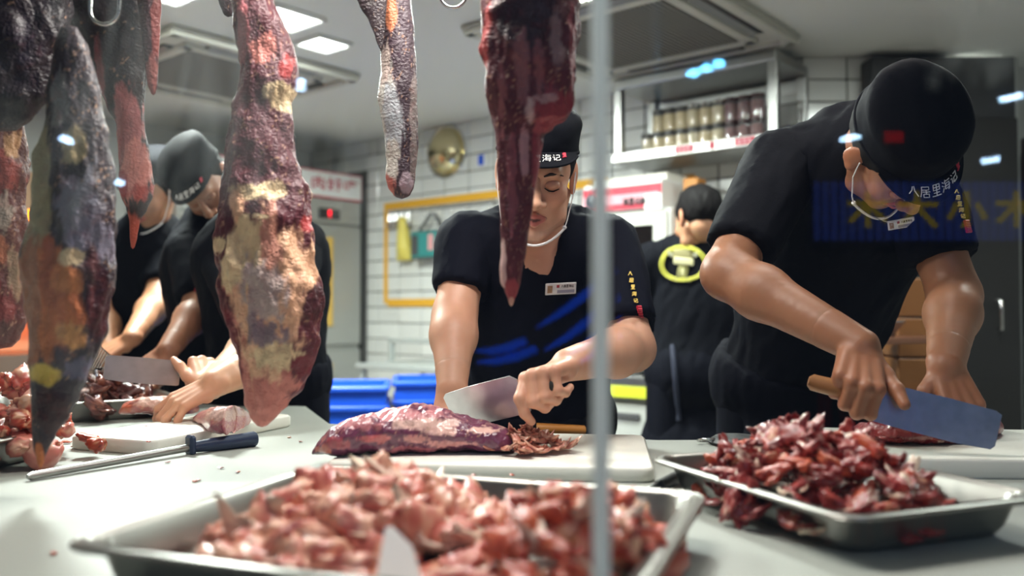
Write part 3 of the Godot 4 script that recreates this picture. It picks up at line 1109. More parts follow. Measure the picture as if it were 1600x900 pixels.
func make_back_furniture() -> void:
	# worktop along the tiled wall with a lime edge
	var s0 := on_wall(928, 600, 0.62).x
	var t := thing("back_worktop", "steel kitchen worktop with lime edge along the tiled wall", "worktop", W(s0 + 0.6, 0, 0.3))
	wpart("top", M.steel, t, s0 - 0.05, 3.5, 0.84, 0.88, 0.02, 0.62, 0.004)
	wpart("edge_strip", M.lime, t, s0 - 0.05, 3.5, 0.79, 0.838, 0.605, 0.625, 0.003)
	wpart("carcass", std(Color(0.34, 0.35, 0.33), 0.5), t, s0 - 0.03, 3.45, 0.06, 0.79, 0.04, 0.58)
	for k in 4:
		var a := s0 + k * 0.3
		for r in 2:
			var d := wpart("drawer", std(Color(0.45, 0.46, 0.43), 0.45), t, a, a + 0.285, 0.10 + r * 0.34, 0.42 + r * 0.34, 0.58, 0.60, 0.004)
			wpart("handle", M.dark_grey, d, a + 0.06, a + 0.22, 0.36 + r * 0.34, 0.385 + r * 0.34, 0.60, 0.615, 0.003)
	# dark pot on it beside the cabinet
	var pp := on_wall(1034, 578, 0.52) + Vector2(0.30, 0)
	var pot := thing("cooking_pan", "dark pan standing on lime edged worktop", "pan", W(pp.x, 0.88, 0.5))
	var px := Transform3D(Basis(), W(pp.x, 0.88, 0.5))
	var ps := Sh.new()
	ps.lathe([Vector2(0, 0), Vector2(0.09, 0.0), Vector2(0.105, 0.05), Vector2(0.108, 0.052), Vector2(0.088, 0.006), Vector2(0, 0.006)], px, 20)
	obj("bowl", ps, M.dark_grey, pot)
	var ph := Sh.new()
	ph.tube([px.origin + Vector3(0.1, 0.045, 0), px.origin + Vector3(0.24, 0.06, 0.03)], [0.011, 0.009], 8)
	obj("handle", ph, M.dark, pot)
	# steel table by the corner and crates before it
	var tb := thing("steel_table", "steel table with back rail beside the blue crates", "table", P(640, 575, 4.75) * Vector3(1, 0, 1))
	var b := Basis(WE, Vector3.UP, WN)
	var o := P(672, 572, 4.55)
	var top := Sh.new()
	top.box(o, Vector3(0.62, 0.03, 0.5), b, 0.004)
	obj("top", top, M.table_paint, tb)
	for k in [[-1, -1], [1, -1], [1, 1], [-1, 1]]:
		var l := Sh.new()
		var f: Vector3 = o + b * Vector3(0.28 * k[0], 0, 0.22 * k[1])
		l.tube([Vector3(f.x, 0.0, f.z), Vector3(f.x, o.y - 0.01, f.z)], [0.016], 8)
		obj("leg", l, M.table_paint, tb)
	var rl := Sh.new()
	var ra: Vector3 = o + b * Vector3(-0.3, 0, 0.0)
	var rb: Vector3 = o + b * Vector3(0.3, 0, 0.0)
	var hh := 0.13
	for q in [ra, rb]:
		rl.box(q + Vector3(0, hh * 0.5, 0), Vector3(0.03, hh, 0.03), b, 0.003)
	rl.box((ra + rb) * 0.5 + Vector3(0, hh, 0), Vector3(0.63, 0.03, 0.03), b, 0.003)
	obj("back_rail", rl, M.table_paint, tb)
	for q in [[553, 598, 3.70, 0.0, "solid blue plastic crate with ribbed sides near the steel table"], [668, 590, 3.85, 0.0, "blue plastic crate pushed in front of the steel table legs"]]:
		var cp := P(q[0], q[1], q[2])
		var w := 0.27
		var cr := thing("blue_crate", q[4], "crate", Vector3(cp.x, 0, cp.z), "blue crates")
		var cb := Basis(Vector3.UP, 0.12)
		var y1 := cp.y
		for sgn: float in [-1.0, 1.0]:
			var a := Sh.new()
			a.box(Vector3(cp.x, y1 * 0.5, cp.z) + cb * Vector3(0, 0, sgn * 0.18), Vector3(w, y1, 0.012), cb, 0.003)
			obj("side", a, M.blue, cr)
			var e := Sh.new()
			e.box(Vector3(cp.x, y1 * 0.5, cp.z) + cb * Vector3(sgn * w * 0.5, 0, 0), Vector3(0.012, y1, 0.37), cb, 0.003)
			obj("side", e, M.blue, cr)
		var rim := Sh.new()
		for sgn: float in [-1.0, 1.0]:
			for y in [y1 - 0.012, y1 - 0.09, y1 - 0.35]:
				rim.box(Vector3(cp.x, y, cp.z) + cb * Vector3(0, 0, sgn * 0.19), Vector3(w + 0.02, 0.02, 0.02), cb, 0.004)
				rim.box(Vector3(cp.x, y, cp.z) + cb * Vector3(sgn * (w * 0.5 + 0.008), 0, 0), Vector3(0.02, 0.02, 0.39), cb, 0.004)
		obj("rib", rim, M.blue, cr)
		var lid := Sh.new()
		lid.box(Vector3(cp.x, y1 - 0.03, cp.z), Vector3(w - 0.01, 0.008, 0.35), cb)
		obj("lid", lid, M.blue, cr)

func make_side_cabinets() -> void:
	# dark doors behind the tall butcher
	var z := -3.72
	var t := thing("tall_cabinet", "tall dark steel cabinet behind the bowing butcher", "cabinet", Vector3(2.2, 0, z))
	var body := Sh.new()
	body.box(Vector3(1.85, CEIL * 0.5 - 0.01, z - 0.02), Vector3(0.62, CEIL - 0.04, 0.12), Basis(), 0.006)
	obj("body", body, std(Color(0.028, 0.028, 0.029), 0.5), t)
	for k in 2:
		var d := Sh.new()
		d.box(Vector3(1.70 + 0.305 * k, 1.05, z + 0.055), Vector3(0.295, 1.86, 0.025), Basis(), 0.005)
		var dd := obj("door", d, std(Color(0.020, 0.019, 0.018), 0.35), t)
		var h := Sh.new()
		var hx := 1.82 + 0.06 * k + 0.17 * k
		h.tube([Vector3(hx, 1.08, z + 0.06), Vector3(hx, 1.08, z + 0.10), Vector3(hx, 1.20, z + 0.10), Vector3(hx, 1.20, z + 0.06)], [0.008], 8)
		obj("handle", h, M.chrome, dd)
	var col := Sh.new()
	col.box(Vector3(2.19, CEIL * 0.5, -3.88), Vector3(0.10, CEIL, 0.16))
	struct("trim_2", col, M.plaster)
	var t2 := thing("cold_room_door", "dark red-brown cold room door with long handle", "door", Vector3(2.62, 0, z))
	var d2 := Sh.new()
	d2.box(Vector3(2.66, 0.96, z - 0.04), Vector3(0.82, 1.92, 0.1), Basis(), 0.006)
	obj("leaf", d2, std(Color(0.030, 0.016, 0.014), 0.35), t2)
	var h2 := Sh.new()
	h2.tube([Vector3(2.34, 1.0, z + 0.01), Vector3(2.34, 1.0, z + 0.06), Vector3(2.34, 1.16, z + 0.06), Vector3(2.34, 1.16, z + 0.01)], [0.009], 8)
	obj("handle", h2, M.chrome, t2)
	# amber wooden locker low behind his arm
	var wp := P(1425, 480, 3.2)
	var lk := thing("wooden_locker", "amber plank locker behind the bowing butcher", "locker", Vector3(wp.x, 0, wp.z))
	for k in 9:
		var pl := Sh.new()
		pl.box(Vector3(wp.x, 0.07 + k * 0.142, wp.z), Vector3(0.24, 0.136, 0.3), Basis(), 0.004)
		obj("plank", pl, std(Color(0.22, 0.085, 0.02) * (0.8 + 0.25 * rng.randf()), 0.55), lk)
	# steel pans on a side stand between
	var sp := P(1372, 530, 2.9)
	var stand := thing("pan_stand", "small steel stand holding shallow pans", "stand", Vector3(sp.x, 0, sp.z))
	var tp := Sh.new()
	tp.box(sp, Vector3(0.36, 0.02, 0.3), Basis(Vector3.UP, 0.5), 0.004)
	obj("top", tp, std(Color(0.35, 0.16, 0.10), 0.3, 0.8), stand)
	for k in [[-1, -1], [1, -1], [1, 1], [-1, 1]]:
		var l := Sh.new()
		var f: Vector3 = sp + Basis(Vector3.UP, 0.5) * Vector3(0.15 * k[0], 0, 0.12 * k[1])
		l.tube([Vector3(f.x, 0, f.z), f], [0.01], 6)
		obj("leg", l, M.steel, stand)
	for q in [[1366, 512, 0.085, 0.05, "wide shallow steel pan standing on the small stand"], [1362, 492, 0.06, 0.045, "smaller steel pan resting inside the wide one"]]:
		var pp := P(q[0], q[1], 2.9)
		pp.y = sp.y + (0.012 if q[2] > 0.08 else 0.055)
		var s := Sh.new()
		s.lathe([Vector2(0, 0), Vector2(q[2] * 0.75, 0), Vector2(q[2], q[3]), Vector2(q[2] + 0.012, q[3]), Vector2(q[2] + 0.012, q[3] - 0.004), Vector2(q[2] * 0.7, 0.004), Vector2(0, 0.004)], Transform3D(Basis(), pp), 22)
		solo("steel_pan", s, M.steel, q[4], "pan")
	# warm lit show case by the side wall
	var sc := thing("warm_showcase", "warm lit show case by the side wall", "showcase", W(0.3, 0, 1.95))
	wpart("base", std(Color(0.10, 0.06, 0.04), 0.5), sc, 0.02, 0.5, 0.02, 0.95, 1.42, 2.7, 0.005)
	wpart("back_panel", std(Color(0.45, 0.26, 0.14), 0.5), sc, 0.02, 0.06, 0.95, 1.9, 1.42, 2.7)
	wpart("shelf_board", M.amber_wood, sc, 0.06, 0.46, 1.24, 1.265, 1.42, 2.7)
	wpart("canopy", std(Color(0.16, 0.07, 0.03), 0.5), sc, 0.02, 0.5, 1.50, 1.58, 1.40, 2.72, 0.005)
	for y in [1.495, 1.232]:
		var lamp := wpart("lamp_tube", glow(Color(1, 0.45, 0.12), 2.2), sc, 0.25, 0.28, y - 0.012, y, 1.5, 2.6)
		area(W(0.265, y - 0.02, 2.05), Vector3.DOWN, Vector2(0.04, 1.0), Color(1, 0.5, 0.18), 0.35)
	for q in [[46, 341], [46, 356], [171, 360]]:
		var lp := P(q[0], q[1], 4.0)
		var s := SphereMesh.new()
		var sh := Sh.new()
		sh.lathe([Vector2(0, -0.022), Vector2(0.016, -0.014), Vector2(0.02, 0), Vector2(0.016, 0.014), Vector2(0.006, 0.02), Vector2(0.006, 0.04), Vector2(0, 0.04)], Transform3D(Basis(), lp), 12)
		var bulb := solo("amber_bulb", sh, glow(Color(1, 0.55, 0.05), 4.0), "small amber light bulb glowing among the hanging beef", "bulb", "amber bulbs")

# ------------------------------------------------------------------ the street behind the viewer, seen only as reflections
func mirror(px: float, py: float, d: float) -> Vector3:     # where a thing stands on the street whose image in the pane lies at depth d
	var p := P(px, py, d)
	return Vector3(p.x, p.y, -1.2 - p.z)

func make_street() -> void:
	var g := Sh.new()
	g.box(Vector3(0, -0.05, 6.5), Vector3(26, 0.1, 13))
	struct("street_ground", g, std(Color(0.06, 0.06, 0.065), 0.6))
	# sign fascia opposite: blue lit ribbed board with characters
	var dz := 3.6
	var a := mirror(1270, 376, dz)
	var b := mirror(1600, 284, dz)
	var t := thing("shop_fascia_sign", "blue lit ribbed sign with yellow characters across the street", "sign", Vector3((a.x + b.x) * 0.5, a.y, a.z))
	var w := b.x - a.x
	var n := 24
	for k in n:
		var s := Sh.new()
		s.box(Vector3(a.x + (k + 0.5) * w / n, (a.y + b.y) * 0.5, a.z), Vector3(w / n * 0.62, b.y - a.y, 0.02), Basis(), 0.003)
		obj("rib", s, glow(Color(0.22, 0.33, 0.75), 0.75), t)
	var back := Sh.new()
	back.box(Vector3((a.x + b.x) * 0.5, (a.y + b.y) * 0.5, a.z + 0.06), Vector3(w, b.y - a.y + 0.1, 0.05))
	obj("board", back, std(Color(0.01, 0.02, 0.08), 0.5), t)
	var h := (b.y - a.y) * 0.66
	letters(t, "lit_character", ["mu", "da", "xiao", "mu"], func(u, v): return Vector3(a.x + 0.12 + u * h * 1.12, a.y + 0.045 + v * h, a.z - 0.05), 0.012, glow(Color(0.85, 0.75, 0.2), 0.9))
	# red stools on the pavement
	for q in [1305, 1370, 1435]:
		var o := mirror(q, 620, 4.4)
		var st := thing("plastic_stool", "red plastic stool on the pavement under the street lamps", "stool", Vector3(o.x, 0, o.z), "red stools on the pavement")
		var red := std(Color(0.55, 0.02, 0.05), 0.35)
		var top := Sh.new()
		top.box(Vector3(o.x, 0.78, o.z), Vector3(0.13, 0.03, 0.13), Basis(), 0.01)
		obj("seat", top, red, st)
		for k in [[-1, -1], [1, -1], [1, 1], [-1, 1]]:
			var l := Sh.new()
			l.tube([Vector3(o.x + 0.052 * k[0], 0.77, o.z + 0.052 * k[1]), Vector3(o.x + 0.075 * k[0], 0.0, o.z + 0.075 * k[1])], [0.016], 6)
			obj("leg", l, red, st)
		var rg := Sh.new()
		for sg in [-1.0, 1.0]:
			rg.box(Vector3(o.x, 0.52, o.z + sg * 0.06), Vector3(0.12, 0.03, 0.012))
			rg.box(Vector3(o.x + sg * 0.06, 0.52, o.z), Vector3(0.012, 0.03, 0.12))
		obj("brace", rg, red, st)
	# blue neon tubes over a shop front down the street
	for q in [[742, 548, 822, 532], [745, 566, 838, 545], [838, 512, 962, 420], [850, 548, 966, 462], [884, 556, 968, 494], [905, 566, 968, 520]]:
		var nt := Sh.new()
		var n0 := mirror(q[0], q[1], 5.0)
		var n1 := mirror(q[2], q[3], 5.0)
		nt.tube([n0, n0.lerp(n1, 0.3) + Vector3(0, -0.02, 0), n0.lerp(n1, 0.65) + Vector3(0, -0.02, 0), n1], [0.006, 0.02, 0.026, 0.022], 8)
		solo("neon_tube", nt, glow(Color(0.03, 0.34, 1.0), 1.9), "slanting blue neon tube over the street", "neon light", "blue neon tubes")
	# small red display in a doorway
	var rd := mirror(1397, 214, 4.2)
	var rs := thing("red_display_sign", "small red lit display in a doorway across the street", "sign", rd)
	var rc := Sh.new()
	rc.box(rd + Vector3(0, 0, 0.02), Vector3(0.12, 0.08, 0.03), Basis(), 0.004)
	obj("case", rc, M.dark, rs)
	for k in 3:
		var re := Sh.new()
		re.box(rd + Vector3((k - 1) * 0.032, 0, 0), Vector3(0.026, 0.055, 0.006))
		obj("lit_character", re, glow(Color(1, 0.03, 0.08), 1.0), rs)
	# lamp clusters of the street: rows of cold white spots
	for q in [[1083, 115, 0.030, 2], [1103, 107, 0.030, 2], [1123, 100, 0.030, 2], [1568, 156, 0.018, 1], [1580, 153, 0.018, 1], [1592, 150, 0.018, 1], [1538, 253, 0.014, 1], [1548, 251, 0.014, 1], [1557, 249, 0.014, 1], [1318, 218, 0.016, 1], [1328, 216, 0.016, 1], [1338, 214, 0.016, 1], [470, 128, 0.02, 1], [470, 138, 0.02, 1], [100, 217, 0.02, 1], [108, 221, 0.02, 1], [187, 286, 0.02, 1]]:
		var o := mirror(q[0], q[1], 7.0)
		var s := Sh.new()
		s.lathe([Vector2(0, -q[2] * 0.6), Vector2(q[2] * 1.4, -q[2] * 0.5), Vector2(q[2] * 1.7, 0), Vector2(q[2] * 0.9, q[2]), Vector2(0, q[2])], Transform3D(Basis(), o), 14)
		var m := solo("street_spotlight", s, glow(Color(0.35, 0.75, 1.0) if q[3] == 2 else Color(0.7, 0.85, 1.0), 60.0), "cold white spotlight in a row above the street", "lamp", "street spotlights")
	# lamps that light the pavement
	area(Vector3(1.2, 3.6, 3.2), Vector3(0.1, -1, -0.1), Vector2(1.2, 0.4), Color(0.75, 0.85, 1.0), 3.0)
	var lp := Sh.new()
	lp.box(Vector3(1.2, 3.63, 3.2), Vector3(1.2, 0.03, 0.4))
	lp.tube([Vector3(1.2, 3.63, 3.2), Vector3(1.2, 3.9, 3.5), Vector3(1.2, 3.9, 6.0), Vector3(1.2, 0.0, 6.0)], [0.04], 8)
	solo("street_lamp", lp, std(Color(0.5, 0.5, 0.5), 0.5), "flat grey street lamp on a bent pole over the pavement", "lamp")

# ------------------------------------------------------------------ meat
const LEAN_DARK := Color(0.050, 0.007, 0.012)
const LEAN := Color(0.15, 0.014, 0.024)
const RED := Color(0.36, 0.028, 0.028)
const PINK := Color(0.60, 0.20, 0.16)
const FAT := Color(0.80, 0.46, 0.28)
const CREAM := Color(0.82, 0.62, 0.36)
const ORANGE := Color(0.58, 0.16, 0.045)
const YELLOW := Color(0.66, 0.44, 0.07)
const SILVER := Color(0.36, 0.33, 0.33)
const BLUISH := Color(0.10, 0.09, 0.15)

func prof_at(prof: Array, y: float) -> Vector2:
	for k in prof.size() - 1:
		if y <= prof[k + 1][0]:
			var t := clampf((y - prof[k][0]) / (prof[k + 1][0] - prof[k][0]), 0, 1)
			t = lerpf(t, t * t * (3 - 2 * t), 0.6)
			return Vector2(lerpf(prof[k][1], prof[k + 1][1], t), lerpf(prof[k][2], prof[k + 1][2], t))
	return Vector2(prof[-1][1], prof[-1][2])

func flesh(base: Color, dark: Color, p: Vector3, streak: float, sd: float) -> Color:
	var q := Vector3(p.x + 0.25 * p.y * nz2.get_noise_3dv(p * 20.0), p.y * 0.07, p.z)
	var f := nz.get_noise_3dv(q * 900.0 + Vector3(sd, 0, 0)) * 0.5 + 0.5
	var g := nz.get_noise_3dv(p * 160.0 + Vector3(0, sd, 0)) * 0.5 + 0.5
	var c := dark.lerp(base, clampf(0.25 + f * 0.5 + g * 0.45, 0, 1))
	var r := 1.0 - absf(nz2.get_noise_3dv(q * 420.0 + Vector3(sd, 7, 0))) - 0.10 * absf(nz.get_noise_3dv(p * 300.0))
	if r > 1.0 - streak * 0.45:
		c = c.lerp(FAT * 0.8, clampf((r - 1.0 + streak * 0.45) / (streak * 0.45), 0, 0.6))
	return c

# patches: [cx, cy, rx, ry, colour, raggedness]
func paint(c: Color, x: float, y: float, p: Vector3, patches: Array, sd: float) -> Color:
	for q in patches:
		var e := Vector2((x - q[0]) / q[2], (y - q[1]) / q[3]).length()
		if e > 1.9:
			continue
		var wv := nz.get_noise_3dv(Vector3(p.x, p.y * 0.55, p.z) * 230.0 + Vector3(sd, q[0], q[1])) * 0.9 + nz2.get_noise_3dv(Vector3(p.x, p.y * 0.12, p.z) * 900.0) * 0.45
		var a := smoothstep(1.05, 0.76, e + wv * q[5])
		if a > 0.0:
			var shade := 0.78 + 0.40 * (nz.get_noise_3dv(Vector3(p.x, p.y * 0.35, p.z) * 520.0) * 0.5 + 0.5)
			var k: Color = q[4] * shade
			k = k.lerp(RED, 0.22 * maxf(0.0, nz2.get_noise_3dv(p * 380.0)))
			c = c.lerp(k, a)
	return c

# a joint of beef that hangs: outline rows [y, x left, x right] surveyed at depth d, with body
func hang(called: String, label: String, prof: Array, d: float, thick: float, base: Color, dark: Color, patches: Array, streak := 0.12, lump := 0.12, group := "beef hanging from the rail") -> MeshInstance3D:
	var sd := float(label.length() * 13 + int(prof[0][1]))
	var y0: float = prof[0][0]
	var y1: float = prof[-1][0]
	var nv := clampi(int((y1 - y0) / 3.2), 24, 230)
	var nu := 104
	var pts := []
	var cols := []
	for b in nv:
		var y := lerpf(y0, y1, float(b) / (nv - 1))
		var lr := prof_at(prof, y)
		var cx := (lr.x + lr.y) * 0.5
		var hw := maxf((lr.y - lr.x) * 0.5, 0.5)
		var o := P(cx, y, d)
		var hm := hw / FPX * d
		if b == 0 or b == nv - 1:
			hm *= 0.03
		for a in nu:
			var th := TAU * a / nu
			var dir := Vector3(cos(th), 0, sin(th))
			var q := o + Vector3(dir.x * hm, 0, dir.z * hm * thick)
			var lo := nz.get_noise_3dv(q * 55.0 + Vector3(sd, 0, 0)) * lump
			var mid := nz.get_noise_3dv(Vector3(q.x, q.y * 0.45, q.z) * 210.0 + Vector3(0, sd, 0)) * lump * 0.72
			var fine := nz2.get_noise_3dv(Vector3(q.x, q.y * 0.08, q.z) * 560.0) * lump * 0.20 + nz.get_noise_3dv(q * 480.0) * lump * 0.08
			q += Vector3(dir.x, 0, dir.z) * hm * (lo + mid + fine)
			q.y += nz.get_noise_3dv(q * 120.0 + Vector3(3, 3, sd)) * 0.004
			var c := flesh(base, dark, q, streak, sd)
			c = paint(c, cx + cos(th) * hw, y, q, patches if sin(th) > -0.25 else patches.slice(0, patches.size() / 2), sd)
			pts.append(q)
			cols.append(c)
	var sh := Sh.new()
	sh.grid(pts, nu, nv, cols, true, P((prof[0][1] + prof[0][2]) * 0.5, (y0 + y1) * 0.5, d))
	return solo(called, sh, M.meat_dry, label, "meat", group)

# a piece that lies: columns [x, y top, y bottom], its foot on height h
func lying(called: String, label: String, prof: Array, h: float, thick: float, base: Color, dark: Color, patches: Array, streak := 0.12, lump := 0.10, group := "") -> MeshInstance3D:
	var sd := float(label.length() * 7)
	var x0: float = prof[0][0]
	var x1: float = prof[-1][0]
	var nv := clampi(int((x1 - x0) / 2.2), 24, 170)
	var nu := 64
	var pts := []
	var cols := []
	for b in nv:
		var x := lerpf(x0, x1, float(b) / (nv - 1))
		var tb := prof_at(prof, x)
		var foot := on_height(x, tb.y, h)
		var hh := absf(tb.y - tb.x) * 0.5 / FPX * -foot.z
		var tk := maxf(thick * sqrt(clampf(hh / 0.03, 0.02, 1.0)), 0.004)
		var o := foot + Vector3(0, hh, -tk * 0.8)
		if b == 0 or b == nv - 1:
			hh *= 0.05; tk *= 0.05
		for a in nu:
			var th := TAU * a / nu
			var cy := sin(th)
			var cz := cos(th)
			var q := o + Vector3(0, maxf(cy, -0.92) * hh, signf(cz) * pow(absf(cz), 0.75) * tk)
			var lo := nz.get_noise_3dv(q * 60.0 + Vector3(sd, 0, 0)) * lump + nz2.get_noise_3dv(q * 190.0) * lump * 0.6 + nz2.get_noise_3dv(q * 520.0) * lump * 0.25
			q += Vector3(0, cy, cz) * minf(hh, tk) * lo * 1.6
			q.y = maxf(q.y, h + 0.0008)
			var c := flesh(base, dark, Vector3(q.y, q.x * 0.5, q.z), streak, sd)
			c = paint(c, x, lerpf(tb.y, tb.x, (cy + 1) * 0.5), q, patches, sd)
			pts.append(q); cols.append(c)
	var sh := Sh.new()
	sh.grid(pts, nu, nv, cols, true, on_height((x0 + x1) * 0.5, prof[prof.size() / 2][2], h) + Vector3(0, 0.01, -thick * 0.8))
	return solo(called, sh, M.meat, label, "meat", group)

# one loose piece, about `size` long, in a handful of builds
func scrap(sd: int, pal: Array, flat: float, longness: float, bend: float, torn := 1.0) -> ArrayMesh:
	var r := RandomNumberGenerator.new()
	r.seed = sd
	var nu := 18
	var nv := 13
	var pts := []
	var cols := []
	var off := Vector3(r.randf(), r.randf(), r.randf()) * 40.0
	var thr := r.randf_range(-0.25, 0.3)
	for b in nv:
		var ph := PI * b / (nv - 1)
		for a in nu:
			var th := TAU * a / nu
			var rad := sin(ph)
			var q := Vector3(cos(ph) * longness, cos(th) * rad * flat, sin(th) * rad * 0.62)
			var m := 1.0 + 0.55 * torn * nz.get_noise_3dv(q * 9.0 + off) + 0.34 * torn * nz2.get_noise_3dv(q * 22.0 + off)
			q *= m
			q.y += bend * q.x * q.x + 0.25 * bend * sin(q.z * 5.0 + off.x)
			q.z += 0.35 * sin(q.x * 2.4 + off.y) * bend
			var f := nz.get_noise_3dv(q * 9.0 + off * 2.0)
			var g := nz2.get_noise_3dv(q * 22.0 + off)
			var c: Color = pal[0].lerp(pal[1], clampf(g * 0.9 + 0.5, 0, 1))
			c = c.lerp(pal[2], smoothstep(thr, thr + 0.18, f + g * 0.25))
			if pal.size() > 3:
				c = c.lerp(pal[3], smoothstep(0.34, 0.5, -f + g * 0.3) * 0.9)
			pts.append(q); cols.append(c)
	var sh := Sh.new()
	sh.grid(pts, nu, nv, cols, true, Vector3.ZERO)
	return sh.mesh()

func heap(called: String, label: String, group: String, kinds: Array, n: int, o: Vector3, ex: Vector3, ez: Vector3, H: float, size: Vector2, category := "meat scrap", power := 0.7, keep = null) -> void:
	var made := 0
	var tries := 0
	while made < n and tries < n * 8:
		tries += 1
		var a := rng.randf() * TAU
		var rr := sqrt(rng.randf())
		var u := cos(a) * rr
		var w := sin(a) * rr
		var p := o + ex * u + ez * w
		if keep != null and not keep.call(p):
			continue
		var s := rng.randf_range(size.x, size.y)
		var top := H * pow(maxf(1.0 - rr * rr, 0.0), power) * (0.86 + 0.28 * nz.get_noise_2d(p.x * 260.0, p.z * 260.0))
		p.y = o.y + s * 0.32 + maxf(top - s * 0.35, 0.0) * (1.0 if rng.randf() < 0.62 else rng.randf())
		var m := MeshInstance3D.new()
		m.mesh = kinds[rng.randi() % kinds.size()]
		m.material_override = M.meat
		m.name = numbered(called)
		add_child(m)
		var slope := Vector3(rng.randf_range(-0.7, 0.7), rng.randf() * TAU, rng.randf_range(-0.7, 0.7)) if top > 0.02 else Vector3(rng.randf_range(-0.2, 0.2), rng.randf() * TAU, rng.randf_range(-0.2, 0.2))
		m.transform = Transform3D(Basis.from_euler(slope) * Basis.from_scale(Vector3(rng.randf_range(0.75, 1.45), rng.randf_range(0.8, 1.7), rng.randf_range(0.6, 1.25)) * s * 0.5), p)
		tag(m, label, category, group)
		made += 1

# ------------------------------------------------------------------ counter and its tools
func tray(label: String, o: Vector3, ex: Vector3, hx: float, hz: float, deep: float, group := "steel trays on the counter") -> void:
	var t := thing("steel_tray", label, "tray", o, group)
	ex = ex.normalized()
	var b := Basis(ex, Vector3.UP, ex.cross(Vector3.UP))
	var rings := []       # [inset, height]
	for q in [[0.030, 0.0], [0.016, 0.004], [0.010, 0.014], [0.0, deep - 0.003], [-0.008, deep], [-0.016, deep - 0.001], [-0.018, deep - 0.004]]:
		rings.append(q)
	var inner := [[0.031, 0.0025], [0.018, 0.006], [0.012, 0.015], [0.002, deep - 0.003], [-0.008, deep + 0.001]]
	var body := Sh.new()
	for set_ in [[rings, -1.0], [inner, 1.0]]:
		var pts := []
		var nu := 0
		for q in set_[0]:
			var row := round_rect(hx - q[0], hz - q[0], 0.028)
			nu = row.size()
			for p in row:
				pts.append(o + b * Vector3(p.x, q[1], p.y))
		body.grid(pts, nu, set_[0].size(), [], true, o + Vector3(0, deep * 0.5, 0))
		if set_[1] > 0.0:
			for k in range(body.n.size() - pts.size(), body.n.size()):
				body.n[k] = -body.n[k]
			for k in range(body.i.size() - nu * (set_[0].size() - 1) * 6, body.i.size(), 3):
				var x := body.i[k]
				body.i[k] = body.i[k + 1]
				body.i[k + 1] = x
	var base := PackedVector2Array(round_rect(hx - 0.030, hz - 0.030, 0.028))
	var bs := Sh.new()
	bs.slab(base, 0.0025, Transform3D(Basis(b.x, b.z, -b.y), o + Vector3(0, 0.0013, 0)))
	body.join(bs)
	obj("pan", body, M.tray, t)
	var lip := Sh.new()
	var ring := []
	for p in round_rect(hx + 0.017, hz + 0.017, 0.035):
		ring.append(o + b * Vector3(p.x, deep - 0.003, p.y))
	lip.tube(ring, [0.0032], 8, true)
	obj("rolled_rim", lip, M.tray, t)

func round_rect(hx: float, hz: float, r: float) -> Array:
	var out := []
	for q in [[1, 1, 0.0], [-1, 1, 0.5], [-1, -1, 1.0], [1, -1, 1.5]]:
		for k in 7:
			var a: float = PI * (q[2] + 0.5 * k / 6.0)
			out.append(Vector2(q[0] * (hx - r) + cos(a) * r, q[1] * (hz - r) + sin(a) * r))
	return out

func board(label: String, a: Vector2, b: Vector2, side: float, th: float) -> void:     # near edge from a to b (x, depth), running back by side
	var p := Vector3(a.x, TOP, -a.y)
	var q := Vector3(b.x, TOP, -b.y)
	var e := (q - p)
	var w := e.length()
	e = e.normalized()
	var back := Vector3.UP.cross(e)
	if back.z > 0.0:
		back = -back
	var o := (p + q) * 0.5 + back * side * 0.5
	var sh := Sh.new()
	var m := Basis(e, Vector3.UP, e.cross(Vector3.UP))
	var rings := [[0.004, 0.0], [0.0, 0.004], [0.0, th - 0.004], [0.004, th]]
	var pts := []
	var nu := 0
	for r in rings:
		var row := round_rect(w * 0.5 - r[0], side * 0.5 - r[0], 0.02)
		nu = row.size()
		for v in row:
			pts.append(o + m * Vector3(v.x, r[1], v.y))
	sh.grid(pts, nu, rings.size(), [], true, o + Vector3(0, th * 0.5, 0))
	var top := Sh.new()
	top.slab(PackedVector2Array(round_rect(w * 0.5 - 0.004, side * 0.5 - 0.004, 0.02)), 0.002, Transform3D(Basis(m.x, m.z, -m.y), o + Vector3(0, th - 0.001, 0)))
	sh.join(top)
	solo("cutting_board", sh, M.board, label, "cutting board", "white cutting boards")

# heel: where the handle meets the blade; tip along `dir`; edge along `down`
func cleaver(label: String, heel: Vector3, dir: Vector3, down: Vector3, L: float, Hh: float, hl: float, handle_mat: Material, spine_in := 0.38) -> void:
	dir = dir.normalized()
	down = (down - dir * down.dot(dir)).normalized()
	var zz := dir.cross(-down)
	var t := thing("cleaver", label, "cleaver", heel, "butchers' cleavers")
	var x := Transform3D(Basis(dir, -down, zz), heel)
	var up := Hh * spine_in
	var lo := -(Hh - up)
	var poly := PackedVector2Array([Vector2(0.0, up * 0.75), Vector2(0.012, up), Vector2(L * 0.6, up * 1.02), Vector2(L * 0.95, up * 0.96), Vector2(L, up * 0.8), Vector2(L, lo * 0.72), Vector2(L * 0.97, lo * 0.9), Vector2(L * 0.7, lo), Vector2(L * 0.3, lo), Vector2(0.004, lo * 0.97), Vector2(0.0, lo * 0.9)])
	var s := Sh.new()
	s.slab(poly, 0.0028, x)
	obj("blade", s, M.blade, t)
	var f := Sh.new()
	f.tube([x * Vector3(0.004, 0, 0), x * Vector3(-0.022, 0, 0)], [0.0115], 12)
	obj("ferrule", f, M.chrome, t)
	var h := Sh.new()
	h.tube([x * Vector3(-0.02, 0, 0), x * Vector3(-0.03, 0, 0), x * Vector3(-hl * 0.6, 0, 0), x * Vector3(-hl, 0, 0), x * Vector3(-hl - 0.006, 0, 0)], [0.0115, 0.0125, 0.0145, 0.0135, 0.008], 12)
	obj("handle", h, handle_mat, t)

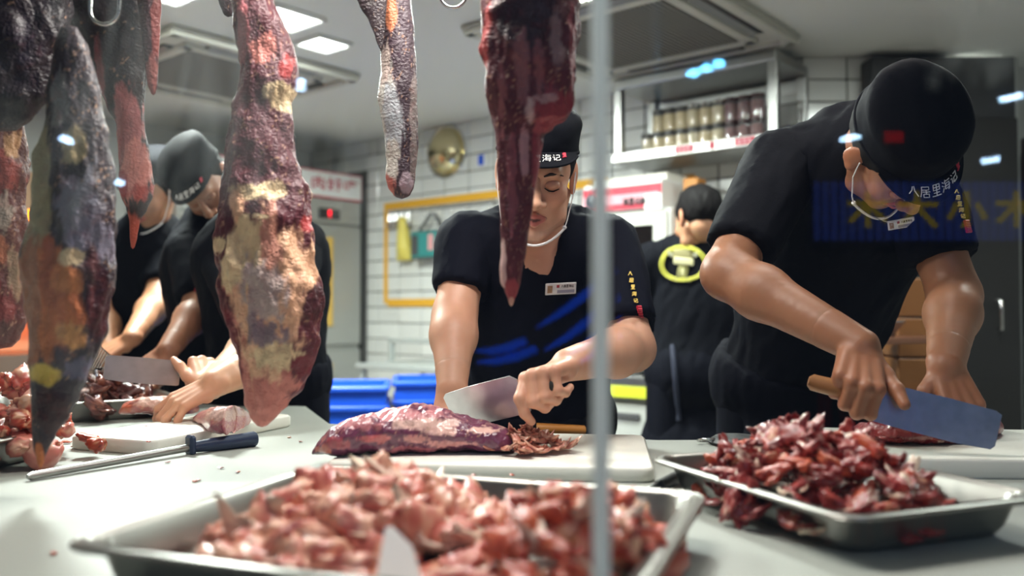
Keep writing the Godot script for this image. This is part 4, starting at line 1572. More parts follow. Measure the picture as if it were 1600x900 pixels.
func make_counter() -> void:
	var c := PackedVector2Array([Vector2(-2.7, 0.60), Vector2(2.6, 0.60), Vector2(2.6, 1.80), Vector2(0.5, 1.745), Vector2(0.29, 1.74), Vector2(-0.42, 1.99), Vector2(-0.56, 2.35), Vector2(-2.7, 2.75)])
	var t := thing("counter", "long white worktop counter behind the shop window", "counter", Vector3(0, 0, -1.2))
	var sh := Sh.new()
	sh.slab(c, 0.04, Transform3D(Basis(Vector3.RIGHT, Vector3.FORWARD, Vector3.UP), Vector3(0, TOP - 0.02, 0)))
	obj("worktop", sh, M.white_top, t)
	var base := PackedVector2Array()
	for p in c:
		base.append(Vector2(p.x * 0.98, 0.62 + (p.y - 0.62) * 0.94))
	var bs := Sh.new()
	bs.slab(base, TOP - 0.05, Transform3D(Basis(Vector3.RIGHT, Vector3.FORWARD, Vector3.UP), Vector3(0, (TOP - 0.04) * 0.5, 0)))
	obj("cabinet_base", bs, M.grey, t)

	board("large white cutting board under the dark beef slab", Vector2(-0.295, 1.36), Vector2(0.215, 1.305), 0.36, 0.022)
	board("white cutting board under two small marbled beef pieces", Vector2(-0.645, 1.55), Vector2(-0.49, 1.95), 0.20, 0.026)
	board("white cutting board with red slices by the wooden handled cleaver", Vector2(0.47, 1.36), Vector2(1.05, 1.31), 0.36, 0.03)
	tray("large steel tray heaped with pink trimmings and orange scraps", Vector3(-0.0925, TOP, -0.886), Vector3(0.94, 0, 0.34), 0.243, 0.1925, 0.052)
	tray("deep steel tray heaped with red beef slices", Vector3(0.4035, TOP, -1.117), Vector3(0.934, 0, -0.36), 0.13, 0.1845, 0.05)
	tray("steel tray heaped with pink trimmings beside the honing steel", Vector3(-1.02, TOP, -1.475), Vector3(0.99, 0, 0.1), 0.20, 0.12, 0.055)
	tray("steel tray holding dark beef behind the marbled pieces", Vector3(-1.05, TOP, -2.12), Vector3(0.84, 0, -0.54), 0.18, 0.13, 0.05)

	# honing steel
	var a := on_height(43, 745, TOP + 0.007)
	var g := on_height(298, 699, TOP + 0.012)
	var e := on_height(396, 686, TOP + 0.014)
	var hs := thing("honing_steel", "long honing steel with navy handle lying on the counter", "honing steel", Vector3(g.x, TOP, g.z))
	var rod := Sh.new()
	rod.tube([a, a.lerp(g, 0.02), g], [0.004, 0.0065, 0.0072], 12)
	obj("rod", rod, M.steel, hs)
	var gd := Sh.new()
	var hd := (e - g).normalized()
	gd.box(g + Vector3(0, 0.004, 0), Vector3(0.012, 0.036, 0.026), Basis(hd, Vector3.UP, hd.cross(Vector3.UP)).orthonormalized(), 0.004)
	obj("guard", gd, M.navy, hs)
	var hn := Sh.new()
	var side := hd.cross(Vector3.UP).normalized()
	hn.tube([g, g + hd * 0.012, g.lerp(e, 0.35), g.lerp(e, 0.75), e, e + hd * 0.004], [0.010, 0.0105, 0.0125, 0.0135, 0.015, 0.013], 12)
	obj("handle", hn, M.navy, hs)

	# knife with a black handle between the two trays
	var k0 := on_height(1030, 760, TOP + 0.012)
	var k1 := on_height(1074, 738, TOP + 0.012)
	var kn := thing("knife", "black handled knife lying between two steel trays", "knife", Vector3(k0.x, TOP, k0.z))
	var kh := Sh.new()
	kh.tube([k0, k0.lerp(k1, 0.5), k1], [0.009, 0.010, 0.008], 10)
	obj("handle", kh, M.dark, kn)
	var kb := Sh.new()
	var kd := (k0 - k1).normalized()
	kb.slab(PackedVector2Array([Vector2(0, 0.008), Vector2(0.10, 0.006), Vector2(0.115, -0.002), Vector2(0.0, -0.012)]), 0.002, Transform3D(Basis(kd, Vector3.UP, kd.cross(Vector3.UP)), k0))
	obj("blade", kb, M.blade, kn)
	# dark lidded dish behind the red tray
	var db := on_height(1150, 694, TOP)
	var dd := thing("dark_dish", "low black dish with ring pull behind the red beef tray", "dish", db)
	var dsh := Sh.new()
	dsh.lathe([Vector2(0, 0), Vector2(0.05, 0), Vector2(0.055, 0.006), Vector2(0.04, 0.016), Vector2(0.0, 0.02)], Transform3D(Basis(), db), 22)
	obj("dish", dsh, M.dark, dd)
	var rg := Sh.new()
	var rr := []
	for k in 12:
		rr.append(db + Vector3(-0.055 + cos(TAU * k / 12) * 0.02, 0.008 + sin(TAU * k / 12) * 0.004, 0.004 + sin(TAU * k / 12) * 0.01))
	rg.tube(rr, [0.0025], 6, true)
	obj("ring_pull", rg, M.chrome, dd)
	# white scraper standing in the big tray
	var sc0 := P(622, 862, 0.74)
	var scp := Sh.new()
	scp.slab(PackedVector2Array([Vector2(-0.021, -0.034), Vector2(0.020, -0.036), Vector2(0.012, 0.004), Vector2(-0.004, 0.025), Vector2(-0.010, 0.024)]), 0.003, Transform3D(Basis(Vector3.UP, 0.2) * Basis(Vector3.RIGHT, -0.85), sc0))
	solo("plastic_scraper", scp, std(Color(0.82, 0.78, 0.74), 0.4), "white plastic scraper stuck into the pink trimmings", "scraper")
	# wire skimmer standing in the dark beef tray
	var w0 := P(150, 600, 2.1)
	var wk := thing("wire_skimmer", "steel wire skimmer standing by the dark beef tray", "skimmer", w0)
	for k in 8:
		var wsh := Sh.new()
		wsh.tube([P(128 + k * 4, 575, 2.12), P(146 + k * 3.2, 532 + k * 3, 2.12)], [0.0022], 6)
		obj("wire", wsh, M.chrome, wk)
	var wf := Sh.new()
	wf.tube([P(126, 577, 2.12), P(146, 530, 2.12), P(172, 556, 2.12), P(160, 580, 2.12)], [0.003], 6, true)
	wf.tube([P(150, 578, 2.12), w0 + Vector3(0.02, -0.08, 0)], [0.004], 6)
	obj("frame", wf, M.chrome, wk)
	# navy cloth tucked under the small board
	var cl := Sh.new()
	var pts := []
	for b in 8:
		for i in 14:
			var q := on_height(168 + i * 4.2, 676 + b * 2.6, TOP)
			pts.append(q + Vector3(0, 0.003 + 0.006 * absf(nz.get_noise_2d(i * 9.0, b * 14.0)), 0))
	cl.grid(pts, 14, 8, [], false, Vector3(-0.7, 0.5, -1.6))
	solo("navy_cloth", cl, M.navy, "crumpled navy cloth beside the small cutting board", "cloth")

func make_meat() -> void:
	# rail over the counter, above the picture
	var rl := Sh.new()
	rl.tube([Vector3(-2.2, 1.80, -1.32), Vector3(2.0, 1.80, -1.32)], [0.014], 12)
	for x in [-1.7, -0.75, 0.75, 1.7]:
		rl.tube([Vector3(x, 1.8, -1.32), Vector3(x, CEIL, -1.32)], [0.008], 8)
	solo("meat_rail", rl, M.steel, "steel rail across the counter that the beef hangs from", "rail")

	hang("beef_joint", "big beef joint with cream fat band and frayed lower end", [[-90, 372, 412], [-40, 366, 420], [0, 362, 428], [40, 366, 444], [80, 372, 455], [115, 376, 463], [140, 372, 462], [165, 364, 452], [200, 356, 458], [240, 352, 462], [270, 349, 468], [300, 342, 482], [335, 339, 488], [380, 340, 490], [440, 346, 496], [490, 350, 500], [520, 357, 499], [550, 370, 492], [580, 380, 484], [605, 383, 470], [630, 382, 448], [650, 390, 432], [668, 404, 416]], 1.35, 0.72, Color(0.115, 0.014, 0.026), Color(0.048, 0.007, 0.014), [
		[410, 560, 60, 150, PINK, 0.5], [425, 470, 62, 125, FAT, 0.35], [400, 400, 40, 50, CREAM, 0.5], [470, 420, 26, 60, FAT, 0.6], [436, 395, 16, 70, Color(0.62, 0.28, 0.20), 0.5],
		[425, 455, 34, 60, Color(0.52, 0.40, 0.36), 0.6], [425, 520, 36, 26, Color(0.30, 0.22, 0.24), 0.8], [440, 555, 42, 22, CREAM, 0.5], [372, 430, 20, 30, CREAM, 0.5],
		[420, 305, 50, 15, CREAM, 0.55], [385, 330, 14, 36, FAT, 0.5], [395, 365, 18, 22, CREAM, 0.7], [352, 385, 14, 12, CREAM, 0.6], [425, 345, 14, 5, CREAM, 0.5], [455, 375, 12, 16, FAT, 0.5],
		[440, 150, 26, 15, CREAM, 0.5], [446, 168, 18, 10, CREAM, 0.4], [420, 82, 22, 22, PINK, 0.6], [385, 60, 12, 50, Color(0.34, 0.06, 0.07), 0.5], [452, 110, 10, 22, RED, 0.5], [486, 350, 8, 14, RED, 0.4],
		[360, 530, 12, 60, LEAN, 0.5], [372, 560, 14, 50, LEAN, 0.5], [490, 480, 12, 34, LEAN_DARK, 0.6], [475, 565, 20, 22, LEAN, 0.5], [405, 640, 24, 30, PINK, 0.4]], 0.10, 0.15)

	hang("beef_joint", "long pointed beef joint with orange tallow and dark tip", [[40, 95, 120], [80, 82, 140], [120, 78, 152], [160, 72, 162], [210, 64, 170], [260, 58, 176], [320, 50, 178], [380, 44, 178], [420, 41, 178], [470, 42, 172], [510, 45, 163], [550, 47, 152], [590, 49, 136], [620, 50, 122], [650, 50, 106], [680, 51, 86], [700, 53, 76], [716, 57, 70], [730, 60, 66]], 1.20, 0.6, Color(0.040, 0.022, 0.032), Color(0.014, 0.008, 0.013), [
		[70, 320, 30, 130, Color(0.36, 0.30, 0.16), 0.35], [140, 330, 30, 60, Color(0.19, 0.18, 0.22), 0.7], [133, 235, 20, 40, Color(0.44, 0.34, 0.17), 0.5], [105, 150, 14, 60, Color(0.20, 0.19, 0.18), 0.7], [150, 370, 26, 40, Color(0.22, 0.20, 0.26), 0.9],
		[90, 470, 62, 90, ORANGE, 0.35], [60, 480, 22, 130, Color(0.40, 0.13, 0.05), 0.4], [125, 405, 24, 16, CREAM, 0.5], [95, 430, 16, 60, Color(0.42, 0.10, 0.03), 0.6], [120, 440, 26, 26, Color(0.60, 0.20, 0.06), 0.5], [85, 585, 27, 20, YELLOW, 0.3], [125, 520, 20, 24, Color(0.66, 0.30, 0.09), 0.5], [160, 460, 14, 80, LEAN_DARK, 0.4],
		[130, 575, 20, 22, BLUISH, 0.6], [85, 640, 26, 40, Color(0.035, 0.010, 0.014), 0.3], [64, 712, 7, 24, ORANGE, 0.4], [52, 610, 6, 60, Color(0.38, 0.14, 0.05), 0.3]], 0.10, 0.16)

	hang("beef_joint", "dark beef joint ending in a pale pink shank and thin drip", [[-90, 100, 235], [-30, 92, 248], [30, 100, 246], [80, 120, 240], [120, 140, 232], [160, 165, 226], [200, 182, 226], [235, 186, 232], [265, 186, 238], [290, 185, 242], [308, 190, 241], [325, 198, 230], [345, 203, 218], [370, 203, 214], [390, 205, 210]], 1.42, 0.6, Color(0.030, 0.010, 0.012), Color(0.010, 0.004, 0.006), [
		[205, 200, 24, 70, Color(0.42, 0.12, 0.11), 0.5], [215, 270, 32, 46, Color(0.66, 0.22, 0.17), 0.5], [225, 300, 18, 14, Color(0.48, 0.07, 0.05), 0.6], [208, 365, 12, 40, Color(0.52, 0.11, 0.07), 0.4], [168, 120, 8, 60, Color(0.26, 0.06, 0.06), 0.5], [195, 290, 10, 20, RED, 0.6]], 0.06, 0.12)
	hang("beef_strip", "short dark beef flap with pink end beside the shank", [[-60, 214, 256], [0, 214, 252], [60, 222, 249], [100, 226, 247], [130, 230, 246], [150, 237, 243]], 1.36, 0.5, Color(0.10, 0.04, 0.045), Color(0.03, 0.012, 0.014), [[238, 120, 10, 34, Color(0.40, 0.14, 0.12), 0.5], [246, 40, 8, 60, Color(0.30, 0.08, 0.07), 0.5]], 0.06, 0.12)
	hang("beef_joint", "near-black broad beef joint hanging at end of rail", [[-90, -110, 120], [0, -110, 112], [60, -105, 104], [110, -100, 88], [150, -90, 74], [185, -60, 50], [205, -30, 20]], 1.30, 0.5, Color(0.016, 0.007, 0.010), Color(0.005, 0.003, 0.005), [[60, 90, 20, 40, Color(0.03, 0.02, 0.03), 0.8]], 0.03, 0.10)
	hang("beef_joint", "knobbly brown-red beef joint with loose fat strings", [[150, -60, 20], [190, -60, 34], [230, -60, 42], [270, -60, 46], [300, -60, 38], [350, -60, 42], [400, -60, 45], [450, -60, 44], [500, -55, 40], [530, -40, 30], [545, -20, 14]], 1.42, 0.6, Color(0.16, 0.045, 0.035), Color(0.04, 0.012, 0.012), [[15, 270, 24, 34, Color(0.30, 0.06, 0.045), 0.7], [30, 230, 10, 26, Color(0.55, 0.30, 0.14), 0.6], [20, 340, 10, 40, Color(0.36, 0.28, 0.22), 0.7], [10, 390, 20, 24, Color(0.48, 0.16, 0.08), 0.6], [34, 430, 8, 50, Color(0.40, 0.26, 0.16), 0.6], [15, 480, 22, 30, Color(0.22, 0.035, 0.03), 0.6]], 0.14, 0.2)
	hang("beef_strip", "small dark beef end hanging behind the big fatty joint", [[-60, 330, 392], [-20, 336, 388], [5, 342, 384], [18, 347, 372], [27, 352, 360]], 1.5, 0.5, Color(0.05, 0.03, 0.035), Color(0.02, 0.012, 0.014), [], 0.05, 0.08)
	hang("beef_strip", "pale sinewy shank strip with bluish dark edge", [[-80, 592, 640], [0, 590, 641], [60, 592, 650], [110, 596, 652], [150, 590, 652], [185, 594, 654], [220, 602, 655], [250, 604, 652], [275, 603, 650], [292, 606, 648], [305, 614, 642], [312, 622, 634]], 1.5, 0.7, Color(0.060, 0.035, 0.045), Color(0.025, 0.012, 0.02), [
		[606, 180, 14, 90, Color(0.46, 0.44, 0.40), 0.5], [604, 110, 9, 40, Color(0.42, 0.34, 0.30), 0.5], [613, 30, 10, 32, Color(0.55, 0.19, 0.09), 0.4], [616, 200, 16, 70, Color(0.40, 0.42, 0.44), 0.6], [612, 250, 14, 36, Color(0.55, 0.52, 0.46), 0.5], [610, 292, 12, 16, Color(0.52, 0.16, 0.13), 0.6], [636, 288, 12, 18, Color(0.44, 0.34, 0.38), 0.5], [648, 200, 6, 100, Color(0.20, 0.16, 0.15), 0.6]], 0.10, 0.10)
	hang("beef_strip", "dark triangular beef flap beside the sinewy strip", [[-80, 540, 612], [-20, 548, 607], [10, 562, 604], [35, 576, 602], [58, 586, 600], [78, 593, 597]], 1.46, 0.4, Color(0.035, 0.022, 0.024), Color(0.014, 0.008, 0.01), [], 0.05, 0.08)
	hang("beef_joint", "long maroon beef joint tapering to a thin pale tip", [[-90, 756, 904], [-20, 752, 908], [40, 750, 906], [80, 753, 904], [120, 759, 902], [150, 764, 901], [170, 768, 899], [185, 771, 892], [198, 773, 866], [215, 775, 848], [250, 777, 842], [300, 780, 836], [350, 783, 829], [395, 783, 822], [420, 780, 817], [440, 781, 815], [455, 788, 810], [470, 794, 804], [480, 797, 801]], 1.22, 0.55, Color(0.13, 0.019, 0.032), Color(0.036, 0.008, 0.015), [
		[820, 40, 50, 60, Color(0.035, 0.010, 0.018), 0.4], [868, 70, 10, 50, Color(0.30, 0.18, 0.18), 0.7], [893, 90, 7, 90, Color(0.34, 0.09, 0.10), 0.6], [762, 60, 9, 60, Color(0.40, 0.05, 0.05), 0.6], [862, 175, 36, 40, Color(0.30, 0.035, 0.05), 0.6], [848, 160, 22, 8, Color(0.52, 0.28, 0.27), 0.7], [828, 178, 7, 22, Color(0.68, 0.46, 0.42), 0.5],
		[838, 240, 9, 70, Color(0.32, 0.05, 0.07), 0.6], [818, 240, 7, 40, Color(0.48, 0.26, 0.28), 0.7], [786, 420, 6, 40, Color(0.72, 0.50, 0.46), 0.5], [800, 455, 14, 26, Color(0.36, 0.06, 0.07), 0.5], [799, 474, 5, 9, Color(0.70, 0.42, 0.30), 0.3], [800, 300, 8, 90, Color(0.24, 0.07, 0.09), 0.9], [815, 110, 10, 60, Color(0.26, 0.10, 0.11), 0.9], [785, 150, 6, 60, Color(0.28, 0.09, 0.10), 0.9], [842, 120, 8, 40, Color(0.24, 0.08, 0.09), 0.9]], 0.13, 0.13)
	# hooks in view
	for q in [[163, 38, 1.24, "bent steel meat hook among the dark beef"], [708, 12, 1.4, "bare steel meat hook beside the long maroon joint"]]:
		var sh := Sh.new()
		var pts := []
		var o := P(q[0], q[1], q[2])
		var r := 0.021
		for k in 11:
			var an := -PI * 1.0 + PI * 1.05 * k / 10.0
			pts.append(o + Vector3(cos(an) * r, r + sin(an) * r, 0))
		pts.push_front(Vector3(o.x - r, 1.80, o.z))
		pts.append(o + Vector3(r * 1.05, r * 2.2, 0))
		sh.tube(pts, [0.0028], 8)
		solo("meat_hook", sh, M.chrome, q[3], "hook")

	# scraps in several builds
	var pinks := []
	var reds := []
	var oranges := []
	var darks := []
	var curls := []
	for k in 12:
		pinks.append(scrap(100 + k, [Color(0.58, 0.15, 0.12), Color(0.68, 0.26, 0.19), Color(0.78, 0.42, 0.29), Color(0.40, 0.045, 0.05)], 0.40 + 0.03 * (k % 4), 0.85, 0.10 + 0.02 * k, 0.62))
		reds.append(scrap(200 + k, [Color(0.20, 0.018, 0.020), Color(0.38, 0.035, 0.030), Color(0.42, 0.06, 0.045) if k % 3 else Color(0.74, 0.56, 0.44), Color(0.11, 0.010, 0.014)], 0.20 + 0.02 * (k % 4), 0.95, 0.06 + 0.03 * k))
		oranges.append(scrap(300 + k, [Color(0.42, 0.035, 0.025), Color(0.56, 0.10, 0.045), Color(0.74, 0.40, 0.24) if k % 2 else Color(0.62, 0.14, 0.06), Color(0.22, 0.018, 0.02)], 0.36, 0.85, 0.15, 0.75))
		darks.append(scrap(400 + k, [Color(0.05, 0.014, 0.012), Color(0.12, 0.03, 0.025), Color(0.24, 0.08, 0.05)], 0.3, 0.9, 0.3))
		curls.append(scrap(500 + k, [Color(0.46, 0.13, 0.09), Color(0.58, 0.22, 0.15), Color(0.72, 0.40, 0.28), Color(0.20, 0.03, 0.03)], 0.16, 1.0, 0.3))
	var fats := []
	for k in 5:
		fats.append(scrap(600 + k, [Color(0.70, 0.46, 0.34), Color(0.78, 0.62, 0.48), Color(0.80, 0.66, 0.50), Color(0.45, 0.10, 0.08)], 0.16, 1.15, 0.25))
	var ex := Vector3(0.94, 0, 0.34)
	var ez := Vector3(0.34, 0, -0.94)
	var o := Vector3(-0.0925, TOP + 0.004, -0.886)
	heap("pink_trimming", "pink fatty beef trimming in the large steel tray", "pink trimmings in the large tray", pinks + pinks + fats, 165, o + ex * -0.068 + ez * 0.01, ex * 0.150, ez * 0.165, 0.072, Vector2(0.044, 0.072))
	heap("orange_scrap", "orange-red beef scrap in the large steel tray", "orange scraps in the large tray", oranges + oranges + fats.slice(0, 3), 130, o + ex * 0.165 + ez * -0.02, ex * 0.088, ez * 0.19, 0.088, Vector2(0.034, 0.056))
	heap("orange_scrap", "orange-red beef scrap in the large steel tray", "orange scraps in the large tray", oranges, 30, o + ex * 0.06 + ez * -0.13, ex * 0.12, ez * 0.06, 0.03, Vector2(0.034, 0.050))
	var rx := Vector3(0.934, 0, -0.36)
	var rz := Vector3(-0.28, 0, -0.96)
	var ro := Vector3(0.4035, TOP + 0.004, -1.117)
	heap("beef_slice", "thin red beef slice in the deep steel tray", "red slices in the deep tray", reds + reds + reds + fats.slice(0, 4) + oranges.slice(0, 5), 295, ro + rx * -0.012 + rz * 0.01, rx * 0.135, rz * 0.185, 0.105, Vector2(0.028, 0.046), "meat slice", 0.6)
	# a few that hang over the rim
	for q in [[1150, 770, 1.06], [1165, 745, 1.08], [1140, 790, 1.05], [1185, 725, 1.10], [1160, 800, 1.045], [1130, 705, 1.2], [1175, 775, 1.04]]:
		var m := MeshInstance3D.new()
		m.mesh = reds[(q[0] / 5) % 12]
		m.material_override = M.meat
		m.name = numbered("beef_slice")
		add_child(m)
		m.transform = Transform3D(Basis.from_euler(Vector3(0.3, q[0] * 0.7, 1.2)) * Basis.from_scale(Vector3.ONE * 0.022), P(q[0], q[1], q[2]))
		tag(m, "red beef slice drooping over the rim of the deep tray", "meat slice", "slices over the tray rim")
	heap("pink_trimming", "pink and orange trimming in tray beside the honing steel", "trimmings beside the honing steel", pinks + oranges, 125, Vector3(-0.95, TOP + 0.005, -1.50), Vector3(0.225, 0, 0.0), Vector3(0, 0, 0.14), 0.165, Vector2(0.045, 0.08))
	heap("dark_beef_piece", "dark beef piece in tray behind the marbled beef", "dark beef in the far tray", darks, 60, Vector3(-1.02, TOP + 0.005, -2.12), Vector3(0.17, 0, 0.05), Vector3(0, 0, 0.13), 0.09, Vector2(0.05, 0.08))
	# beef on the boards
	lying("beef_slab", "thick dark purple beef slab with fat cap, half sliced", [[486, 704, 712], [498, 686, 713], [515, 670, 716], [540, 657, 715], [575, 649, 713], [610, 644, 713], [650, 641, 712], [690, 645, 711], [715, 655, 711], [745, 664, 711], [775, 668, 711], [792, 674, 710], [804, 690, 708]], TOP + 0.022, 0.055, Color(0.17, 0.040, 0.085), Color(0.075, 0.018, 0.045), [
		[620, 650, 90, 9, Color(0.56, 0.22, 0.24), 0.5], [560, 664, 40, 10, Color(0.44, 0.15, 0.17), 0.7], [665, 662, 55, 10, Color(0.78, 0.50, 0.44), 0.4], [690, 672, 30, 9, Color(0.76, 0.46, 0.40), 0.5], [525, 690, 20, 12, Color(0.40, 0.08, 0.10), 0.7], [508, 702, 14, 8, PINK, 0.7], [590, 684, 28, 5, Color(0.56, 0.14, 0.14), 0.6], [650, 685, 24, 6, Color(0.62, 0.26, 0.24), 0.7], [700, 694, 40, 6, Color(0.62, 0.26, 0.25), 0.7], [640, 703, 50, 4, Color(0.46, 0.14, 0.17), 0.8], [760, 672, 26, 5, Color(0.70, 0.42, 0.36), 0.6]], 0.08, 0.16)  # cast of a blue reflection painted into the purple lean colour
	heap("beef_shaving", "curled beef shaving beside the dark slab on the board", "shavings by the dark slab", curls, 58, on_height(822, 706, TOP + 0.022), Vector3(0.072, 0, -0.01), Vector3(0, 0, 0.055), 0.040, Vector2(0.024, 0.040), "meat shaving", 0.8)
	lying("marbled_beef", "marbled beef piece under the capped butcher's fingers", [[184, 642, 648], [192, 630, 649], [215, 623, 650], [245, 620, 650], [275, 622, 650], [296, 628, 648], [306, 638, 646]], TOP + 0.026, 0.035, Color(0.50, 0.17, 0.15), Color(0.30, 0.07, 0.07), [[250, 628, 40, 10, Color(0.66, 0.40, 0.32), 0.8], [200, 637, 10, 9, Color(0.55, 0.12, 0.06), 0.6], [285, 643, 22, 5, Color(0.20, 0.03, 0.07), 0.5], [230, 648, 50, 3, Color(0.16, 0.03, 0.03), 0.4]], 0.25, 0.16)
	lying("marbled_beef", "marbled pink beef piece by the honing steel handle", [[300, 652, 658], [312, 644, 664], [330, 638, 682], [350, 637, 684], [368, 640, 676], [380, 648, 668], [387, 655, 662]], TOP + 0.026, 0.04, Color(0.54, 0.22, 0.22), Color(0.34, 0.10, 0.12), [[350, 648, 30, 10, Color(0.66, 0.44, 0.38), 0.8], [335, 672, 18, 8, Color(0.40, 0.08, 0.12), 0.7]], 0.28, 0.14)
	lying("beef_strip", "row of freshly cut red beef on the board by the cleaver", [[1338, 676, 690], [1360, 666, 694], [1400, 664, 697], [1440, 668, 697], [1475, 676, 696], [1505, 682, 694], [1530, 686, 692]], TOP + 0.03, 0.05, Color(0.28, 0.022, 0.03), Color(0.10, 0.010, 0.014), [[1400, 676, 40, 8, Color(0.36, 0.05, 0.05), 0.9], [1440, 684, 30, 4, Color(0.52, 0.24, 0.20), 0.9]], 0.10, 0.3)
	lying("beef_strip", "end of red beef joint beyond the cleaver tip", [[1505, 664, 690], [1520, 652, 690], [1545, 647, 688], [1560, 650, 684], [1568, 660, 676]], TOP + 0.03, 0.05, Color(0.30, 0.025, 0.03), Color(0.12, 0.012, 0.016), [[1555, 655, 10, 8, Color(0.44, 0.08, 0.07), 0.7]], 0.08, 0.14)
	heap("cut_beef_slice", "small red slice beside the wooden handled cleaver", "slices on the far board", reds, 46, on_height(1415, 690, TOP + 0.03), Vector3(0.10, 0, -0.01), Vector3(0, 0, 0.05), 0.035, Vector2(0.026, 0.040), "meat slice", 0.7)
	# crumbs of meat lying about
	for q in [[84, 864], [304, 752], [345, 731], [262, 722], [372, 737], [310, 750], [452, 683], [620, 792], [86, 706], [118, 697], [104, 690], [150, 695], [72, 712], [20, 720], [232, 690], [226, 666], [470, 690], [330, 668], [940, 690], [1090, 800], [800, 742], [740, 742]]:
		var m := MeshInstance3D.new()
		m.mesh = (reds if q[0] % 4 else oranges)[q[1] % 12]
		m.material_override = M.meat
		m.name = numbered("meat_crumb")
		add_child(m)
		var big: float = 0.012 if q[0] in [86, 118, 104, 72, 20] else 0.0055
		var on_board: bool = (q[0] > 540 and q[0] < 1010 and q[1] < 745) or (q[0] > 180 and q[0] < 340 and q[1] < 692)
		m.transform = Transform3D(Basis(Vector3.UP, q[0] * 1.0) * Basis.from_scale(Vector3(big, big * 0.6, big)), on_height(q[0], q[1], TOP + (0.027 if on_board else 0.0) + big * 0.35))
		tag(m, "tiny red crumb of beef lying loose on white surface", "meat crumb", "crumbs of beef")

# ------------------------------------------------------------------ people
func later(f: Field, cell: float) -> int:
	jobs.append({"f": f, "cell": cell, "out": null})
	return jobs.size() - 1

func run_jobs() -> void:
	var id := WorkerThreadPool.add_group_task(_one_job, jobs.size(), 4, true)
	WorkerThreadPool.wait_for_group_task_completion(id)

func _one_job(k: int) -> void:
	jobs[k].out = jobs[k].f.surface(jobs[k].cell)

func frame(f: Vector3, u: Vector3) -> Basis:      # z forward, y up, x to the wearer's left
	var z := f.normalized()
	var y := (u - z * u.dot(z)).normalized()
	return Basis(y.cross(z), y, z)

# ---- hand: x across (thumb side = +x * side), y along, z out of the back
func hand_field(o: Vector3, b: Basis, side: float, curl: Array, thumb: Array, s: float, wr: Vector3, spread := 0.0, th := 1.0) -> Field:
	var F := Field.new()
	F.k = 0.0055 * s
	var T := Transform3D(b.scaled_local(Vector3.ONE * s), o)
	var xs := [0.029, 0.0098, -0.0098, -0.0275]
	var ys := [0.090, 0.094, 0.089, 0.079]
	var ls := [[0.042, 0.026, 0.021], [0.046, 0.030, 0.022], [0.042, 0.028, 0.021], [0.034, 0.021, 0.019]]
	var rs := [0.0092, 0.0096, 0.0090, 0.0080]
	for k in 4:
		var base := Vector3(xs[k] * side, ys[k], 0.002 if k in [1, 2] else 0.0)
		F.cap(T * Vector3(xs[k] * side * 0.62, 0.006, -0.003), 0.0155 * s, T * base, 0.0118 * s)
		var a := 0.0
		var p := base
		var sp: float = (xs[k] * side) * spread * 12.0
		for j in 3:
			a += curl[k][j]
			var dir := Vector3(sin(sp) * cos(a), cos(a) * cos(sp), -sin(a))
			var q: Vector3 = p + dir * ls[k][j]
			F.cap(T * p, rs[k] * (1.12 - 0.08 * j) * s, T * q, rs[k] * (1.02 - 0.10 * j) * s)
			p = q
	# heel of the hand, thenar and thumb
	F.cap(T * Vector3(0.012 * side, 0.02, -0.010), 0.019 * s, T * Vector3(-0.016 * side, 0.03, -0.010), 0.017 * s)
	var t0 := Vector3(0.020 * side, 0.014, -0.008)
	F.cap(T * t0, 0.0165 * s, T * Vector3(thumb[0].x * side, thumb[0].y, thumb[0].z), 0.0135 * s)
	F.cap(T * Vector3(thumb[0].x * side, thumb[0].y, thumb[0].z), 0.0130 * s, T * Vector3(thumb[1].x * side, thumb[1].y, thumb[1].z), 0.0112 * s)
	F.cap(T * Vector3(thumb[1].x * side, thumb[1].y, thumb[1].z), 0.0115 * s, T * Vector3(thumb[2].x * side, thumb[2].y, thumb[2].z), 0.0088 * s)
	# wrist, flat oval, running into the forearm
	F.cap(T * Vector3(0.009, -0.012, -0.002), 0.0205 * s, T * Vector3(0.011, 0.02, -0.002), 0.0185 * s)
	F.cap(T * Vector3(-0.009, -0.012, -0.002), 0.0205 * s, T * Vector3(-0.011, 0.02, -0.002), 0.0185 * s)
	F.cap(o, 0.0288 * th, wr, 0.0340 * th)
	return F

const GRIP := [[1.15, 1.35, 0.6], [1.25, 1.45, 0.7], [1.3, 1.45, 0.7], [1.35, 1.4, 0.7]]
const PINCH := [[0.75, 0.9, 0.5], [1.2, 1.4, 0.7], [1.28, 1.45, 0.7], [1.35, 1.4, 0.7]]
const CLAW := [[0.30, 0.72, 0.45], [0.48, 0.8, 0.45], [0.40, 0.85, 0.45], [0.55, 0.7, 0.4]]
const PRESS := [[0.25, 0.45, 0.3], [0.28, 0.5, 0.3], [0.32, 0.5, 0.3], [0.38, 0.5, 0.3]]
const THUMB_WRAP := [Vector3(0.040, 0.040, -0.022), Vector3(0.036, 0.068, -0.042), Vector3(0.018, 0.082, -0.052)]
const THUMB_ALONG := [Vector3(0.043, 0.044, -0.010), Vector3(0.058, 0.074, -0.006), Vector3(0.070, 0.100, -0.008)]
const THUMB_OUT := [Vector3(0.046, 0.036, -0.014), Vector3(0.060, 0.062, -0.024), Vector3(0.056, 0.086, -0.034)]

